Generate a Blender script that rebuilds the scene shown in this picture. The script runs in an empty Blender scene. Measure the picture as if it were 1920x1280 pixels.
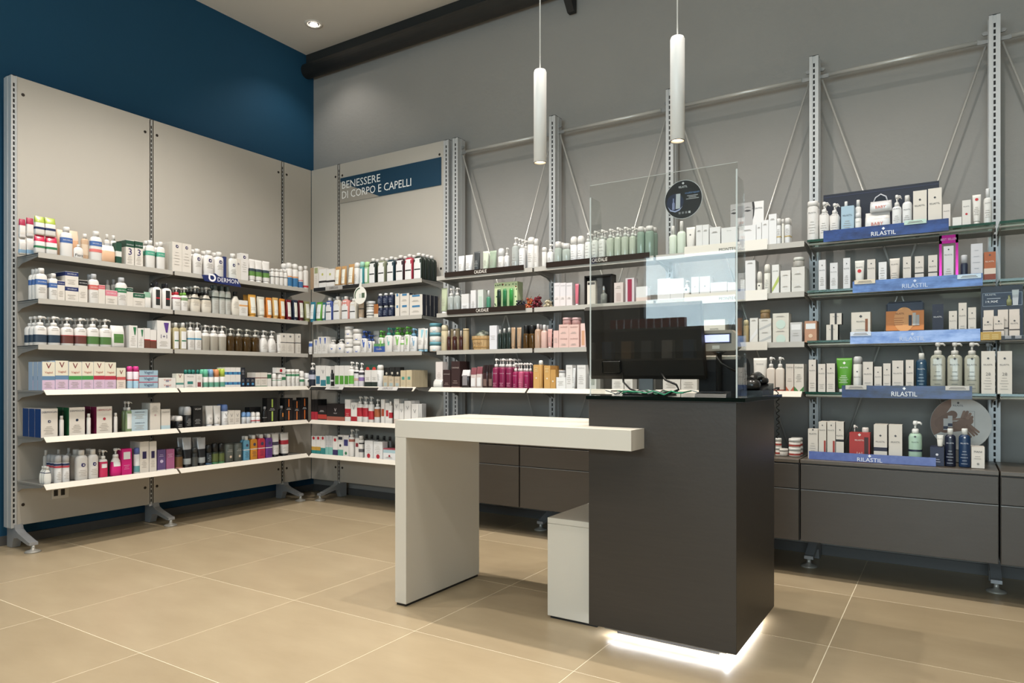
import bpy, math, random
from mathutils import Vector, Matrix
random.seed(4)
D=bpy.data; SC=bpy.context.scene; COL=SC.collection
PI=math.pi
# ------------------------------------------------------------------ camera, world, light, exposure
cd=D.cameras.new('camera'); cam=D.objects.new('camera',cd); COL.objects.link(cam)
cam.location=(0,0,1.085); cam.rotation_euler=(PI/2,0,math.radians(32.3))
cd.sensor_fit='HORIZONTAL'; cd.sensor_width=36; cd.lens=36*1303/1920; cd.shift_y=65/1920; cd.clip_start=.05
SC.camera=cam
wd=D.worlds.new('daylight'); SC.world=wd; wd.use_nodes=True
bg=wd.node_tree.nodes['Background']; bg.inputs[0].default_value=(.62,.75,1,1); bg.inputs[1].default_value=1.0
vs=SC.view_settings; vs.view_transform='Standard'; vs.look='None'; vs.gamma=1; vs.exposure=0.2; vs.use_curve_mapping=False
def area(name,loc,rot,sx,sy,e,col):
    l=D.lights.new(name,'AREA'); l.shape='RECTANGLE'; l.size=sx; l.size_y=sy; l.energy=e; l.color=col
    o=D.objects.new(name,l); o.location=loc; o.rotation_euler=rot; COL.objects.link(o); return o
# daylight entering the shop window behind the photographer
area('window_daylight',(-1.0,-3.62,1.5),(PI/2,0,0),5.0,2.5,340,(.86,.93,1))
CEIL=4.11
SPOT_COL=(1,.945,.88)
# recessed spotlights: x, y, watts
SPOTS=[(-4.63,4.136,12),(-3.4,2.85,130),(-2.3,2.85,110),(-1.2,2.85,110),(-.05,2.85,110),
       (-3.6,2.6,75),(-3.5,1.7,110),(-3.5,.6,105),(-2.3,1.75,40),(-.75,1.5,45),(.9,1.7,35),(-2.5,.2,40),(-.8,0.0,45),(.9,0.1,40),(-2.4,-1.6,60),(-.4,-1.7,60),(1.6,-1.6,60)]
# ------------------------------------------------------------------ materials
MC={}
def lin(h):
    c=[int(h[i:i+2],16)/255 for i in (0,2,4)]
    return tuple(((v+.055)/1.055)**2.4 if v>.04045 else v/12.92 for v in c)+(1,)
def mat(h,rough=.42,metal=0,alpha=1,emit=0,noise=None,bump=None,coat=0,spec=.5):
    k=(h,rough,metal,alpha,emit,noise,bump,coat,spec)
    if k in MC: return MC[k]
    m=D.materials.new('mat_%s'%h); m.use_nodes=True; nt=m.node_tree; b=nt.nodes['Principled BSDF']
    b.inputs['Base Color'].default_value=lin(h); b.inputs['Roughness'].default_value=rough; b.inputs['Metallic'].default_value=metal
    b.inputs['Alpha'].default_value=alpha; b.inputs['Coat Weight'].default_value=coat; b.inputs['Specular IOR Level'].default_value=spec
    if emit: b.inputs['Emission Color'].default_value=lin(h); b.inputs['Emission Strength'].default_value=emit
    if noise or bump:
        tc=nt.nodes.new('ShaderNodeTexCoord')
    if noise:   # (scale, amount, stretch vector, second colour)
        sc,amt,st,h2=noise
        mp=nt.nodes.new('ShaderNodeMapping'); mp.inputs['Scale'].default_value=st; nt.links.new(tc.outputs['Object'],mp.inputs[0])
        n=nt.nodes.new('ShaderNodeTexNoise'); n.inputs['Scale'].default_value=sc; n.inputs['Detail'].default_value=6; n.inputs['Roughness'].default_value=.6
        nt.links.new(mp.outputs[0],n.inputs['Vector'])
        r=nt.nodes.new('ShaderNodeValToRGB'); r.color_ramp.elements[0].position=.5-amt; r.color_ramp.elements[1].position=.5+amt
        r.color_ramp.elements[0].color=lin(h2); r.color_ramp.elements[1].color=lin(h)
        nt.links.new(n.outputs['Fac'],r.inputs[0]); nt.links.new(r.outputs[0],b.inputs['Base Color'])
    if bump:
        n=nt.nodes.new('ShaderNodeTexNoise'); n.inputs['Scale'].default_value=bump[0]; n.inputs['Detail'].default_value=4
        nt.links.new(tc.outputs['Object'],n.inputs['Vector'])
        bp=nt.nodes.new('ShaderNodeBump'); bp.inputs['Strength'].default_value=bump[1]; bp.inputs['Distance'].default_value=.004
        nt.links.new(n.outputs['Fac'],bp.inputs['Height']); nt.links.new(bp.outputs[0],b.inputs['Normal'])
    MC[k]=m; return m
def glassmat(name,tint,gloss=1.0,rough=0.0):
    m=D.materials.new(name); m.use_nodes=True; nt=m.node_tree; nt.nodes.clear()
    out=nt.nodes.new('ShaderNodeOutputMaterial'); mx=nt.nodes.new('ShaderNodeMixShader'); tr=nt.nodes.new('ShaderNodeBsdfTransparent')
    gl=nt.nodes.new('ShaderNodeBsdfGlossy'); lw=nt.nodes.new('ShaderNodeLayerWeight'); lw.inputs[0].default_value=.5
    pw=nt.nodes.new('ShaderNodeMath'); pw.operation='POWER'; pw.inputs[1].default_value=5
    ma=nt.nodes.new('ShaderNodeMath'); ma.operation='MULTIPLY_ADD'; ma.inputs[1].default_value=.9*gloss; ma.inputs[2].default_value=.042*gloss
    nt.links.new(lw.outputs['Facing'],pw.inputs[0]); nt.links.new(pw.outputs[0],ma.inputs[0])
    tr.inputs[0].default_value=lin(tint); gl.inputs['Roughness'].default_value=rough
    nt.links.new(ma.outputs[0],mx.inputs[0]); nt.links.new(tr.outputs[0],mx.inputs[1]); nt.links.new(gl.outputs[0],mx.inputs[2]); nt.links.new(mx.outputs[0],out.inputs[0])
    return m
# ------------------------------------------------------------------ mesh helpers
class MB:
    def __init__(s): s.v=[]; s.f=[]; s.m=[]; s.sm=[]
    def add(s,v,f,mi=0,smooth=False):
        o=len(s.v); s.v+=[tuple(p) for p in v]; s.f+=[tuple(i+o for i in q) for q in f]; s.m+=[mi]*len(f); s.sm+=[smooth]*len(f); return s
    def box(s,a,b,mi=0):
        x0,y0,z0=a; x1,y1,z1=b
        return s.add([(x0,y0,z0),(x1,y0,z0),(x1,y1,z0),(x0,y1,z0),(x0,y0,z1),(x1,y0,z1),(x1,y1,z1),(x0,y1,z1)],
              [(0,3,2,1),(4,5,6,7),(0,1,5,4),(1,2,6,5),(2,3,7,6),(3,0,4,7)],mi)
    def bbox(s,a,b,r=.004,mi=0):      # box with chamfered edges
        (x0,y0,z0),(x1,y1,z1)=a,b; V=[];F=[]
        idx={}
        for sx in (0,1):
            for sy in (0,1):
                for sz in (0,1):
                    c=((x0,x1)[sx],(y0,y1)[sy],(z0,z1)[sz]); dx,dy,dz=(1-2*sx)*r,(1-2*sy)*r,(1-2*sz)*r
                    for k,p in enumerate(((c[0],c[1]+dy,c[2]+dz),(c[0]+dx,c[1],c[2]+dz),(c[0]+dx,c[1]+dy,c[2]))):
                        idx[(sx,sy,sz,k)]=len(V); V.append(p)
        g=lambda *q:[idx[t] for t in q]
        cen=Vector(((x0+x1)/2,(y0+y1)/2,(z0+z1)/2))
        for t in (0,1):
            F.append(g((t,0,0,0),(t,1,0,0),(t,1,1,0),(t,0,1,0))); F.append(g((0,t,0,1),(1,t,0,1),(1,t,1,1),(0,t,1,1))); F.append(g((0,0,t,2),(1,0,t,2),(1,1,t,2),(0,1,t,2)))
            for u in (0,1):
                F.append(g((0,t,u,1),(1,t,u,1),(1,t,u,2),(0,t,u,2)));F.append(g((t,0,u,0),(t,1,u,0),(t,1,u,2),(t,0,u,2)));F.append(g((t,u,0,0),(t,u,1,0),(t,u,1,1),(t,u,0,1)))
                for w in (0,1): F.append(g((t,u,w,0),(t,u,w,1),(t,u,w,2)))
        FF=[]
        for f in F:
            p=[Vector(V[i]) for i in f]; n=(p[1]-p[0]).cross(p[2]-p[0]); c=sum(p,Vector())/len(p)
            FF.append(f if n.dot(c-cen)>0 else f[::-1])
        return s.add(V,FF,mi)
    def tube(s,pts,r,seg=8,mi=0,caps=True):
        pts=[Vector(p) for p in pts]; rr=r if isinstance(r,(list,tuple)) else [r]*len(pts); V=[];F=[]
        up=None
        for i,p in enumerate(pts):
            t=(pts[min(i+1,len(pts)-1)]-pts[max(i-1,0)]).normalized()
            if up is None:
                a=Vector((0,0,1)) if abs(t.z)<.9 else Vector((1,0,0)); up=t.cross(a).normalized()
            else: up=(up-t*up.dot(t)).normalized()
            bi=t.cross(up)
            for k in range(seg):
                an=2*PI*k/seg; V.append(p+up*math.cos(an)*rr[i]+bi*math.sin(an)*rr[i])
        for i in range(len(pts)-1):
            for k in range(seg):
                a=i*seg+k; b=i*seg+(k+1)%seg; F.append((a,b,b+seg,a+seg))
        s.add(V,F,mi,True)
        if caps:
            n=len(pts); o=len(s.v)-len(V)
            s.f+=[tuple(o+k for k in range(seg))[::-1],tuple(o+(n-1)*seg+k for k in range(seg))]; s.m+=[mi]*2; s.sm+=[False]*2
        return s
    def rings(s,R,n=2,seg=20,mi=0,caps=(True,True),cx=0,cy=0):   # R: (rx,ry,z); superellipse exponent n
        V=[];F=[]
        for rx,ry,z in R:
            for k in range(seg):
                a=2*PI*k/seg; c,q=math.cos(a),math.sin(a)
                V.append((cx+rx*math.copysign(abs(c)**(2/n),c),cy+ry*math.copysign(abs(q)**(2/n),q),z))
        for i in range(len(R)-1):
            for k in range(seg):
                a=i*seg+k; b=i*seg+(k+1)%seg; F.append((a,b,b+seg,a+seg))
        s.add(V,F,mi,True); o=len(s.v)-len(V)
        if caps[0]: s.f.append(tuple(o+k for k in range(seg))[::-1]); s.m.append(mi); s.sm.append(False)
        if caps[1]: s.f.append(tuple(o+(len(R)-1)*seg+k for k in range(seg))); s.m.append(mi); s.sm.append(False)
        return s
    def prism(s,poly,axis,a,b,mi=0):   # polygon in the plane normal to axis, extruded a..b
        def P(u,v,w): return {'x':(w,u,v),'y':(u,w,v),'z':(u,v,w)}[axis]
        n=len(poly); V=[P(u,v,a) for u,v in poly]+[P(u,v,b) for u,v in poly]
        F=[tuple(range(n)),tuple(range(2*n-1,n-1,-1))]+[(i,(i+1)%n,n+(i+1)%n,n+i) for i in range(n)]
        vol=0
        for f in F:
            for k in range(1,len(f)-1): vol+=Vector(V[f[0]]).dot(Vector(V[f[k]]).cross(Vector(V[f[k+1]])))
        FF=[f[::-1] for f in F] if vol<0 else F
        return s.add(V,FF,mi)
    def sphere(s,c,r,u=8,v=6,mi=0,sz=1):
        V=[];F=[]
        for i in range(1,v):
            t=PI*i/v
            for k in range(u):
                a=2*PI*k/u; V.append((c[0]+r*math.sin(t)*math.cos(a),c[1]+r*math.sin(t)*math.sin(a),c[2]-r*sz*math.cos(t)))
        b=len(V); V+= [(c[0],c[1],c[2]-r*sz),(c[0],c[1],c[2]+r*sz)]
        for i in range(v-2):
            for k in range(u): F.append((i*u+k,i*u+(k+1)%u,(i+1)*u+(k+1)%u,(i+1)*u+k))
        for k in range(u): F.append((b,(k+1)%u,k)); F.append((b+1,(v-2)*u+k,(v-2)*u+(k+1)%u))
        return s.add(V,F,mi,True)
    def mesh(s,name,mats):
        me=D.meshes.new(name); me.from_pydata(s.v,[],s.f)
        for m in (mats if isinstance(mats,(list,tuple)) else [mats]): me.materials.append(m)
        me.polygons.foreach_set('material_index',s.m); me.polygons.foreach_set('use_smooth',s.sm); me.update(); return me
    def obj(s,name,mats,parent=None,loc=(0,0,0),rot=(0,0,0)):
        return link(name,s.mesh(name,mats),parent,loc,rot)
def link(name,data,parent=None,loc=(0,0,0),rot=(0,0,0)):
    o=D.objects.new(name,data); COL.objects.link(o); o.location=loc; o.rotation_euler=rot
    if parent: o.parent=parent
    return o
def tag(o,label=None,cat=None,group=None,kind=None):
    if label: o['label']=label
    if cat: o['category']=cat
    if group: o['group']=group
    if kind: o['kind']=kind
    return o
def thing(name,label,cat,loc=(0,0,0),rz=0,group=None):
    return tag(link(name,None,None,loc,(0,0,rz)),label,cat,group)
# ------------------------------------------------------------------ lettering
TXT={}
def prepare(strings):
    tmp=[]
    for t in strings:
        c=D.curves.new('lettering','FONT'); c.body=t; c.resolution_u=2; o=D.objects.new('lettering',c); COL.objects.link(o); tmp.append((t,o,c))
    dg=bpy.context.evaluated_depsgraph_get()
    for t,o,c in tmp:
        me=D.meshes.new_from_object(o.evaluated_get(dg))
        v=[(p.co.x,p.co.y) for p in me.vertices]; f=[tuple(p.vertices) for p in me.polygons]
        x0=min(p[0] for p in v);x1=max(p[0] for p in v);y0=min(p[1] for p in v);y1=max(p[1] for p in v)
        TXT[t]=([((p[0]-(x0+x1)/2)/(x1-x0),(p[1]-(y0+y1)/2)/(x1-x0)) for p in v],f,(y1-y0)/(x1-x0))
        D.meshes.remove(me); D.objects.remove(o); D.curves.remove(c)
def lettering(text,w,h=None,front=lambda x,z:0.0,off=.0006,x0=0,z0=0,bold=0):
    """text in the xz plane facing -y, width w, height h; front(x,z) bends it onto a surface"""
    v,f,asp=TXT[text]; sy=(h/(w*asp)) if h else 1
    V=[]
    for a,b in v:
        x=x0+a*w; z=z0+b*w*sy; V.append((x,front(x,z)-off,z))
    return MB().add(V,f)
def write(parent,text,w,h,col,loc,rot=(0,0,0),rough=.5,emit=0,name='lettering'):
    return lettering(text,w,h).obj(name,mat(col,rough,emit=emit),parent,loc,rot)
STR=['BENESSERE','DI CORPO E CAPELLI','DERMON','CAUDALIE','MONTEIL','DERCOS','RILASTIL','SAUGELLA','Vagisil','DERMOCLIN','VICHY','V','1+1','3','Fiera','TROSYD','Angstrom','CeraVe','BABY','28','MANI','ROSENE','Culman','19,90€','BEST SELLER','multirepair']
prepare(STR)
# ------------------------------------------------------------------ the room
XL,YB,XR,YF=-5.14,4.59,4.2,-3.4
m_blue=mat('0c4b6c',.8,noise=(1.2,.4,(1,1,1),'0b4563'),bump=(60,.15))
m_grey=mat('a09d98',.85,noise=(1.1,.45,(1,1,1),'93908b'),bump=(35,.35))
m_ceil=mat('e8e1d6',.85)
m_grout=mat('e4d8bd',.8)
m_tile=[mat(a,.3,noise=(2.2,.38,(1,2.6,1),b),bump=(14,.05)) for a,b in (('b4a385','9d8a6e'),('b7a688','a08d71'),('b09f81','9a876b'))]
m_skirt=mat('5c5a58',.5)
def struct(o): o['kind']='structure'; return o
struct(MB().box((XL-.1,YF-.3,-.05),(XR+.1,YB+.1,-.0008)).obj('floor',m_grout))
floor=D.objects['floor']
P=.758; X0=-.417; Y0=2.283
tm={}
for i in range(-8,8):
    for j in range(-9,5):
        x0=X0+i*P; y0=Y0+j*P
        a=(max(x0+.0018,XL),max(y0+.0018,YF)); b=(min(x0+P-.0018,XR),min(y0+P-.0018,YB))
        if b[0]-a[0]<.02 or b[1]-a[1]<.02: continue
        w,d=round(b[0]-a[0],4),round(b[1]-a[1],4); k=(w,d,(i*3+j*5)%3)
        if k not in tm:
            q=.0004
            tm[k]=MB().add([(0,0,-.006),(w,0,-.006),(w,d,-.006),(0,d,-.006),(0,0,-q),(w,0,-q),(w,d,-q),(0,d,-q),(q,q,0),(w-q,q,0),(w-q,d-q,0),(q,d-q,0)],
                [(0,1,5,4),(1,2,6,5),(2,3,7,6),(3,0,4,7),(4,5,9,8),(5,6,10,9),(6,7,11,10),(7,4,8,11),(8,9,10,11)]).mesh('tile',m_tile[k[2]])
        link('tile',tm[k],floor,(a[0],a[1],0))
struct(MB().box((XL-.12,YF-.2,0),(XL,YB+.1,CEIL+.1)).obj('wall_left',m_blue))
struct(MB().box((XL,YB,0),(XR,YB+.12,CEIL+.3)).obj('wall_back',m_grey))
struct(MB().box((XR,YF-.2,0),(XR+.12,YB+.1,CEIL+.1)).obj('wall_right',m_grey))
struct(MB().box((XL,YF-.2,CEIL),(XR,4.50,CEIL+.1)).obj('ceiling',m_ceil))
# front wall with the shop window
wf=MB(); wx0,wx1,wz0,wz1=-3.5,1.5,.3,2.72
wf.box((XL,YF-.12,0),(wx0,YF,CEIL)); wf.box((wx1,YF-.12,0),(XR,YF,CEIL)); wf.box((wx0,YF-.12,0),(wx1,YF,wz0)); wf.box((wx0,YF-.12,wz1),(wx1,YF,CEIL))
struct(wf.obj('wall_front',m_grey))
g=MB().box((wx0,YF-.065,wz0),(wx1,YF-.06,wz1)).obj('window_1',glassmat('window_glass','eef6f6')); struct(g)
fr=MB()
for x in (wx0,wx0+1.25,wx0+2.5,wx0+3.75,wx1-.06): fr.box((x,YF-.1,wz0),(x+.06,YF-.02,wz1))
for z in (wz0,2.1,wz1-.06): fr.box((wx0,YF-.1,z),(wx1,YF-.02,z+.05))
fr.obj('window_frame',mat('3a3c40',.5),g)
struct(MB().box((XL,YF,0),(XL+.012,YB-.012,.06)).obj('baseboard_left',m_skirt))
struct(MB().box((XL,YB-.012,0),(XR,YB,.06)).obj('baseboard_back',m_skirt))
struct(MB().box((XL,4.50,3.99),(XR,YB,CEIL+.3)).obj('trim_1',mat('232524',.8)))
pm=mat('3b3834',.6,noise=(5,.4,(1,1,1),'302e2b'))
pp=thing('ceiling_pipe','dark round pipe running along the grey wall under the ceiling','pipe',(0,4.505,3.955))
MB().tube([(XL,0,0),(XR,0,0)],.068,20).obj('pipe',pm,pp)
for bx in (-2.36,.9):
    MB().prism([(-.06,-.05),(.07,-.05),(.07,-.2),(.035,-.2),(-.06,-.09)],'x',bx-.028,bx+.028).obj('bracket',mat('1f1f1f',.6),pp)
    MB().box((bx-.03,-.07,-.08),(bx+.03,.08,-.055)).obj('clamp',mat('1f1f1f',.6),pp)
# ceiling spotlights
def spot_light(x,y,e):
    t=thing('recessed_spotlight','','spotlight',(x,y,CEIL),0,'recessed ceiling spotlights')
    R=MB()
    for (a,b,za,zb) in ((.046,.078,-.004,-.002),):
        R.rings([(.078,.078,-.0005),(.076,.076,-.006),(.05,.05,-.006),(.046,.046,-.0005)],seg=28,caps=(False,False))
    R.obj('trim_ring',mat('e4ded4',.5),t)
    MB().rings([(.046,.046,-.0015),(.034,.034,-.0035)],seg=24,caps=(True,False)).obj('reflector',mat('141414',.4),t)
    MB().rings([(.033,.033,-.0055),(.028,.028,-.009)],seg=20).obj('lamp',mat('fff4e6',.4,emit=40),t)
    l=D.lights.new('spot','SPOT'); l.energy=e; l.color=SPOT_COL; l.spot_size=math.radians(116); l.spot_blend=.6; l.shadow_soft_size=.035
    o=D.objects.new('spot_beam',l); COL.objects.link(o); o.parent=t; o.location=(0,0,-.03)
    return t
OR=['first','second','third','fourth','fifth','sixth','seventh','eighth','ninth','tenth','eleventh','twelfth','thirteenth','fourteenth','fifteenth','sixteenth','seventeenth','eighteenth']
for i,(x,y,e) in enumerate(SPOTS):
    t=spot_light(x,y,e)
    t['label']='lit recessed spotlight in the ceiling near the blue wall corner' if i==0 else '%s recessed ceiling spotlight outside the picture over the shop floor'%OR[i-1]
# ------------------------------------------------------------------ shelving
m_alu=mat('c2c3c3',.4,.15); m_alud=mat('8d8e8d',.4,.5); m_panel=mat('b9b3a9',.6,noise=(2.5,.45,(1,1,.6),'b3ada3')); m_slot=mat('0c0c0e',.7)
m_fasc=mat('bab6ae',.45,.05); m_lip=mat('d6cfc2',.45); m_plate=mat('8f8c86',.5); m_dark=mat('1c1c1d',.5); m_steel=mat('c4c2bc',.3,.35)
m_glass=glassmat('shelf_glass','dcebe4',.9); m_gedge=mat('1d4638',.15,alpha=.9,spec=.6)
ZS=[1.84,1.56,1.279,1.002,.716,.43]
TOPZ=2.975; PX=-4.98; PY=4.42
# everything of a bay is modelled in bay coordinates: u along the wall, v out of the panel (towards the room), z up
def slots(par,u,v,z0,z1,w=.0095):
    s=MB(); z=z0
    while z<z1-.03:
        s.box((u-w/2,v,z),(u+w/2,v+.0006,z+.022)); z+=.0335
    s.obj('slot_row',m_slot,par)
def upright(par,u,w=.052,z0=.1,dep=.1,rails=True):
    b=MB(); g=.0085
    b.box((u-w/2,-dep,z0),(u-g,0,TOPZ)); b.box((u+g,-dep,z0),(u+w/2,0,TOPZ)); b.box((u-g,-dep,z0),(u+g,-.004,TOPZ)); 
    for s in (-1,1): b.box((u+s*(w/2),-dep*.72,z0),(u+s*(w/2+.0025),-dep*.45,TOPZ))
    o=b.obj('upright',m_alu,par)
    MB().box((u-w/2,-dep,TOPZ),(u+w/2,0,TOPZ+.003)).obj('end_cap',m_dark,o)
    slots(o,u,-.0039,z0+.03,TOPZ-.02); return o
def foot(par,u,z0=.15,reach=.235,dep=.1):
    # cast arm from the upright base to a levelling disc
    p=[(-dep,z0),(0,z0),(.012,z0-.03),(.05,z0-.048),(reach-.012,z0-.085),(reach+.012,z0-.088),(reach+.012,z0-.106),(reach-.014,z0-.106),(.04,z0-.078),(-.01,z0-.085),(-.035,z0-.147),(-dep,z0-.147)]
    o=MB().prism([(v,z) for v,z in p],'x',u-.024,u+.024).obj('foot',mat('9fa1a4',.4,.25),par)
    MB().rings([(.011,.011,.012),(.011,.011,z0-.104)],seg=12,cx=u,cy=reach).obj('stem',m_steel,o)
    MB().rings([(.044,.044,.0),(.046,.046,.004),(.038,.038,.011),(.013,.013,.018),(.012,.012,.026)],seg=20,cx=u,cy=reach).obj('disc',mat('a8a49b',.4,.3),o)
    return o
def panel(par,u0,u1,name='back_panel',z0=.143,z1=TOPZ):
    o=MB().bbox((u0,-.018,z0),(u1,0,z1),.0015).obj(name,m_panel,par)
    return o
def bolt(par,u,z):
    MB().rings([(.0105,.0105,0),(.0095,.0095,.0022)],seg=12).obj('bolt',mat('2b241e',.5,.3),par,(u,0,z),(-PI/2,0,0))
def shelf_u(par,u0,u1,z,v=.28):       # shelf with upright front strip
    o=MB().box((u0,.004,z-.016),(u1,v-.003,z-.005)).obj('shelf',m_plate,par)
    MB().box((u0,v-.003,z-.031),(u1,v,z)).obj('front_strip',m_fasc,o)
    for u in (u0+.003,u1-.007):
        MB().prism([(0,z-.016),(v-.01,z-.016),(v-.02,z-.026),(.06,z-.05),(0,z-.075)],'x',u,u+.004).obj('bracket',m_plate,o)
    MB().box((u0-.001,.004,z-.008),(u0+.002,v-.004,z-.004)).obj('edge_trim',m_dark,o)
    MB().box((u1-.002,.004,z-.008),(u1+.001,v-.004,z-.004)).obj('edge_trim',m_dark,o)
    return o
def shelf_l(par,u0,u1,z,v=.345,strip=None):      # deeper shelf with a tilted ticket strip
    o=MB().box((u0,.004,z-.016),(u1,v-.002,z-.005)).obj('shelf',m_plate,par)
    t=.0025
    MB().prism([(v-.003,z-.001),(v,z+.0005),(v+.036,z-.03),(v+.0335,z-.032)],'x',u0,u1).obj('ticket_strip',strip or m_lip,o)
    for u in (u0+.003,u1-.007):
        MB().prism([(0,z-.016),(v-.02,z-.016),(v-.03,z-.024),(.06,z-.05),(0,z-.075)],'x',u,u+.004).obj('bracket',m_plate,o)
    MB().box((u0-.001,.004,z-.008),(u0+.002,v-.004,z-.004)).obj('edge_trim',m_dark,o)
    return o
# left wall: u=y, v=x.  rotate so that local x->world y, local y(v)->world +x : rotation -90 mirrored, so u is negated
def bayL(name,label): 
    t=thing(name,label,'shelving',(PX,0,0)); t.rotation_euler=(0,0,-PI/2); return t
# local (u,v) -> world (PX+v, -u): use u=-y
A=bayL('wall_shelving','narrow left bay of grey panel shelving against the blue wall')
panel(A,-2.903,-2.034); upright(A,-2.02,.034,z0=.13); foot(A,-2.045,reach=.19)
for z in ZS[:3]: shelf_u(A,-2.901,-2.036,z)
for z in ZS[3:]: shelf_l(A,-2.887,-2.036,z)
for y in (2.07,2.86): 
    for z in (2.87,.27): bolt(A,-y,z)
so=MB().bbox((-2.34,0,.278),(-2.234,.006,.352),.002).obj('socket_plate',mat('c9c4ba',.5),A)
for y in (2.258,2.301):
    MB().box((-y-.012,.006,.298),(-y+.012,.0075,.338)).obj('socket',mat('151413',.5),so)
MB().box((-2.284,.006,.3),(-2.275,.0075,.336)).obj('socket_centre',mat('dcd4c8',.5),so)
Bb=bayL('wall_shelving','wide bay of grey panel shelving running to the corner')
panel(Bb,-4.090,-2.913); upright(Bb,-2.908,.03,z0=.13); upright(Bb,-4.096,.03,z0=.13); foot(Bb,-2.94,reach=.19); foot(Bb,-4.13,reach=.19); panel(Bb,-4.418,-4.102,'corner_panel')
for z in ZS[:3]: shelf_u(Bb,-4.135,-2.916,z)
for z in ZS[3:]: shelf_l(Bb,-4.06,-2.903,z)
for y in (2.95,4.05,4.14):
    for z in (2.87,.27): bolt(Bb,-y,z)
# back wall: local x = world x, local v -> -y : rotate 180 and negate u
def bayB(name,label):
    t=thing(name,label,'shelving',(0,PY,0)); t.rotation_euler=(0,0,PI); return t
C=bayB('wall_shelving','grey panel shelving bay under the blue wellness sign')
panel(C,3.446,4.621); panel(C,4.631,4.978,'corner_panel'); upright(C,4.626,.03,z0=.13); upright(C,3.42,.05,z0=.1); foot(C,4.655,reach=.19); foot(C,3.43,reach=.19)
for z in ZS[:3]: shelf_u(C,3.446,4.655,z,.27)
for z in ZS[3:]: shelf_l(C,3.446,4.60,z,.335)
for x in (4.58,4.665,3.485):
    for z in (2.87,.27): bolt(C,x,z)
bolt(C,3.47,1.95)
# open frame bays
UX=[-3.328,-2.45,-1.568,-.686,.1915,1.07]
def rod(par,a,b,r=.0055): return MB().tube([a,b],r,8).obj('cross_rod',m_steel,par)
frames=[]
for i,(l,n) in enumerate((('open steel frame shelving bay left of the white desk top','0'),('open steel frame shelving bay behind the dark counter edge','1'),('open steel frame shelving bay behind the plexiglass screen','2'),('open steel frame bay with glass shelves on the right','3'),('open steel frame bay cut off by the right picture edge','4'))):
    t=bayB('frame_shelving',l); frames.append(t); xa,xb=UX[i],UX[i+1]
    upright(t,-xa,.05); foot(t,-xa,reach=.165)
    if i==4: upright(t,-xb,.05); foot(t,-xb,reach=.165)
    ua,ub=-xa-.025,-xb+.025      # ua>ub in local
    v=-.05; zr=2.865
    MB().tube([(ua-.05,v,zr),(ub+.05,v,zr)],.0125,12).obj('top_rail',m_steel,t)
    for u,s in ((ua,-1),(ub,1)):
        k=MB().prism([(u,zr-.012),(u+s*.03,zr-.014),(u+s*.06,zr-.011),(u+s*.06,zr+.011),(u+s*.03,zr+.008),(u,zr+.006)],'y',v-.003,v+.003).obj('rail_end',m_alud,t)
        MB().prism([(u,zr+.03),(u+s*.022,zr+.03),(u+s*.03,zr+.04),(u+s*.022,zr+.05),(u,zr+.05)],'y',v-.004,v+.004).obj('lug',m_alud,t)
    rod(t,(ua-.012,v-.006,zr-.02),(ub+.012,v-.006,.3)); rod(t,(ub+.012,v-.016,zr-.02),(ua-.012,v-.016,.3))
    u0,u1=-xb+.008,-xa-.008
    if i==0: u1+= -.02
    if i<3:
        for z in ZS[:3]: shelf_u(t,u0,u1,z,.27)
        shelf_l(t,u0,u1,ZS[3],.335)
    else:
        for z in (1.842,1.56,1.282,1.0):
            v1=.275 if z>1.1 else .34
            o=MB().box((u0,.012,z-.012),(u1,v1-.0012,z)).obj('glass_shelf',m_glass,t)
            MB().box((u0,v1-.0012,z-.012),(u1,v1,z)).obj('polished_edge',m_gedge,o)
            MB().box((u0,.03,z-.032),(u1,v1-.09,z-.028)).obj('tray',m_plate,o)
            MB().tube([(u0,v1-.03,z-.022),(u1,v1-.03,z-.022)],.006,8).obj('front_rod',m_steel,o)
            for u in (u0+.003,u1-.007):
                MB().prism([(0,z-.012),(v1-.02,z-.012),(v1-.03,z-.03),(.06,z-.055),(0,z-.08)],'x',u,u+.004).obj('bracket',m_plate,o)
# base cabinets with drawers
m_wood=mat('433d36',.42,noise=(3,.4,(1.5,1.5,18),'3c362f'),bump=(80,.08)); m_woodd=mat('3a342d',.5)
YC=3.967
for i in range(5):
    xa,xb=UX[i]+.003,UX[i+1]-.003
    if i==0: xa-=.02
    t=thing('base_cabinet',['dark wood drawer cabinet left of the desk leg','dark wood drawer cabinet beneath the white desk','dark wood drawer cabinet right behind the dark counter','dark wood drawer cabinet under the glass shelves','dark wood drawer cabinet beyond the right picture edge'][i],'cabinet',((xa+xb)/2,YC,.205),0,'dark base cabinets along the back wall')
    w=(xb-xa)/2
    MB().box((-w,.02,0),(w,.44,.415)).obj('body',m_woodd,t)
    MB().bbox((-w,-.002,.415),(w,.44,.435),.002).obj('worktop',mat('5b5349',.35,noise=(3,.4,(18,1.5,1.5),'524a41')),t)
    MB().bbox((-w+.002,0,.279),(w-.002,.019,.408),.0015).obj('drawer',m_wood,t)
    dr=MB().bbox((-w+.002,0,0),(w-.002,.019,.272),.0015).obj('drawer',m_wood,t)
    MB().box((-w+.002,-.0005,.272),(w-.002,.018,.2745)).obj('pull_edge',m_alud,dr)
# sign
sg=thing('wall_sign','blue and grey shelf sign with white lettering on the panel','sign',(-4.0325,PY-.001,2.622))
MB().box((-.5675,-.004,0),(.5675,0,.224)).obj('plate',mat('173c53',.45),sg)
MB().prism([(-.5675,.19),(-.0975,0),(-.5675,0)],'y',-.0046,-.004).obj('grey_corner',mat('9d978d',.5),sg)
write(sg,'BENESSERE',.455,.066,'f4f4f2',(-.317,-.0048,.158))
write(sg,'DI CORPO E CAPELLI',.80,.066,'f4f4f2',(-.145,-.0048,.07))
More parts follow.
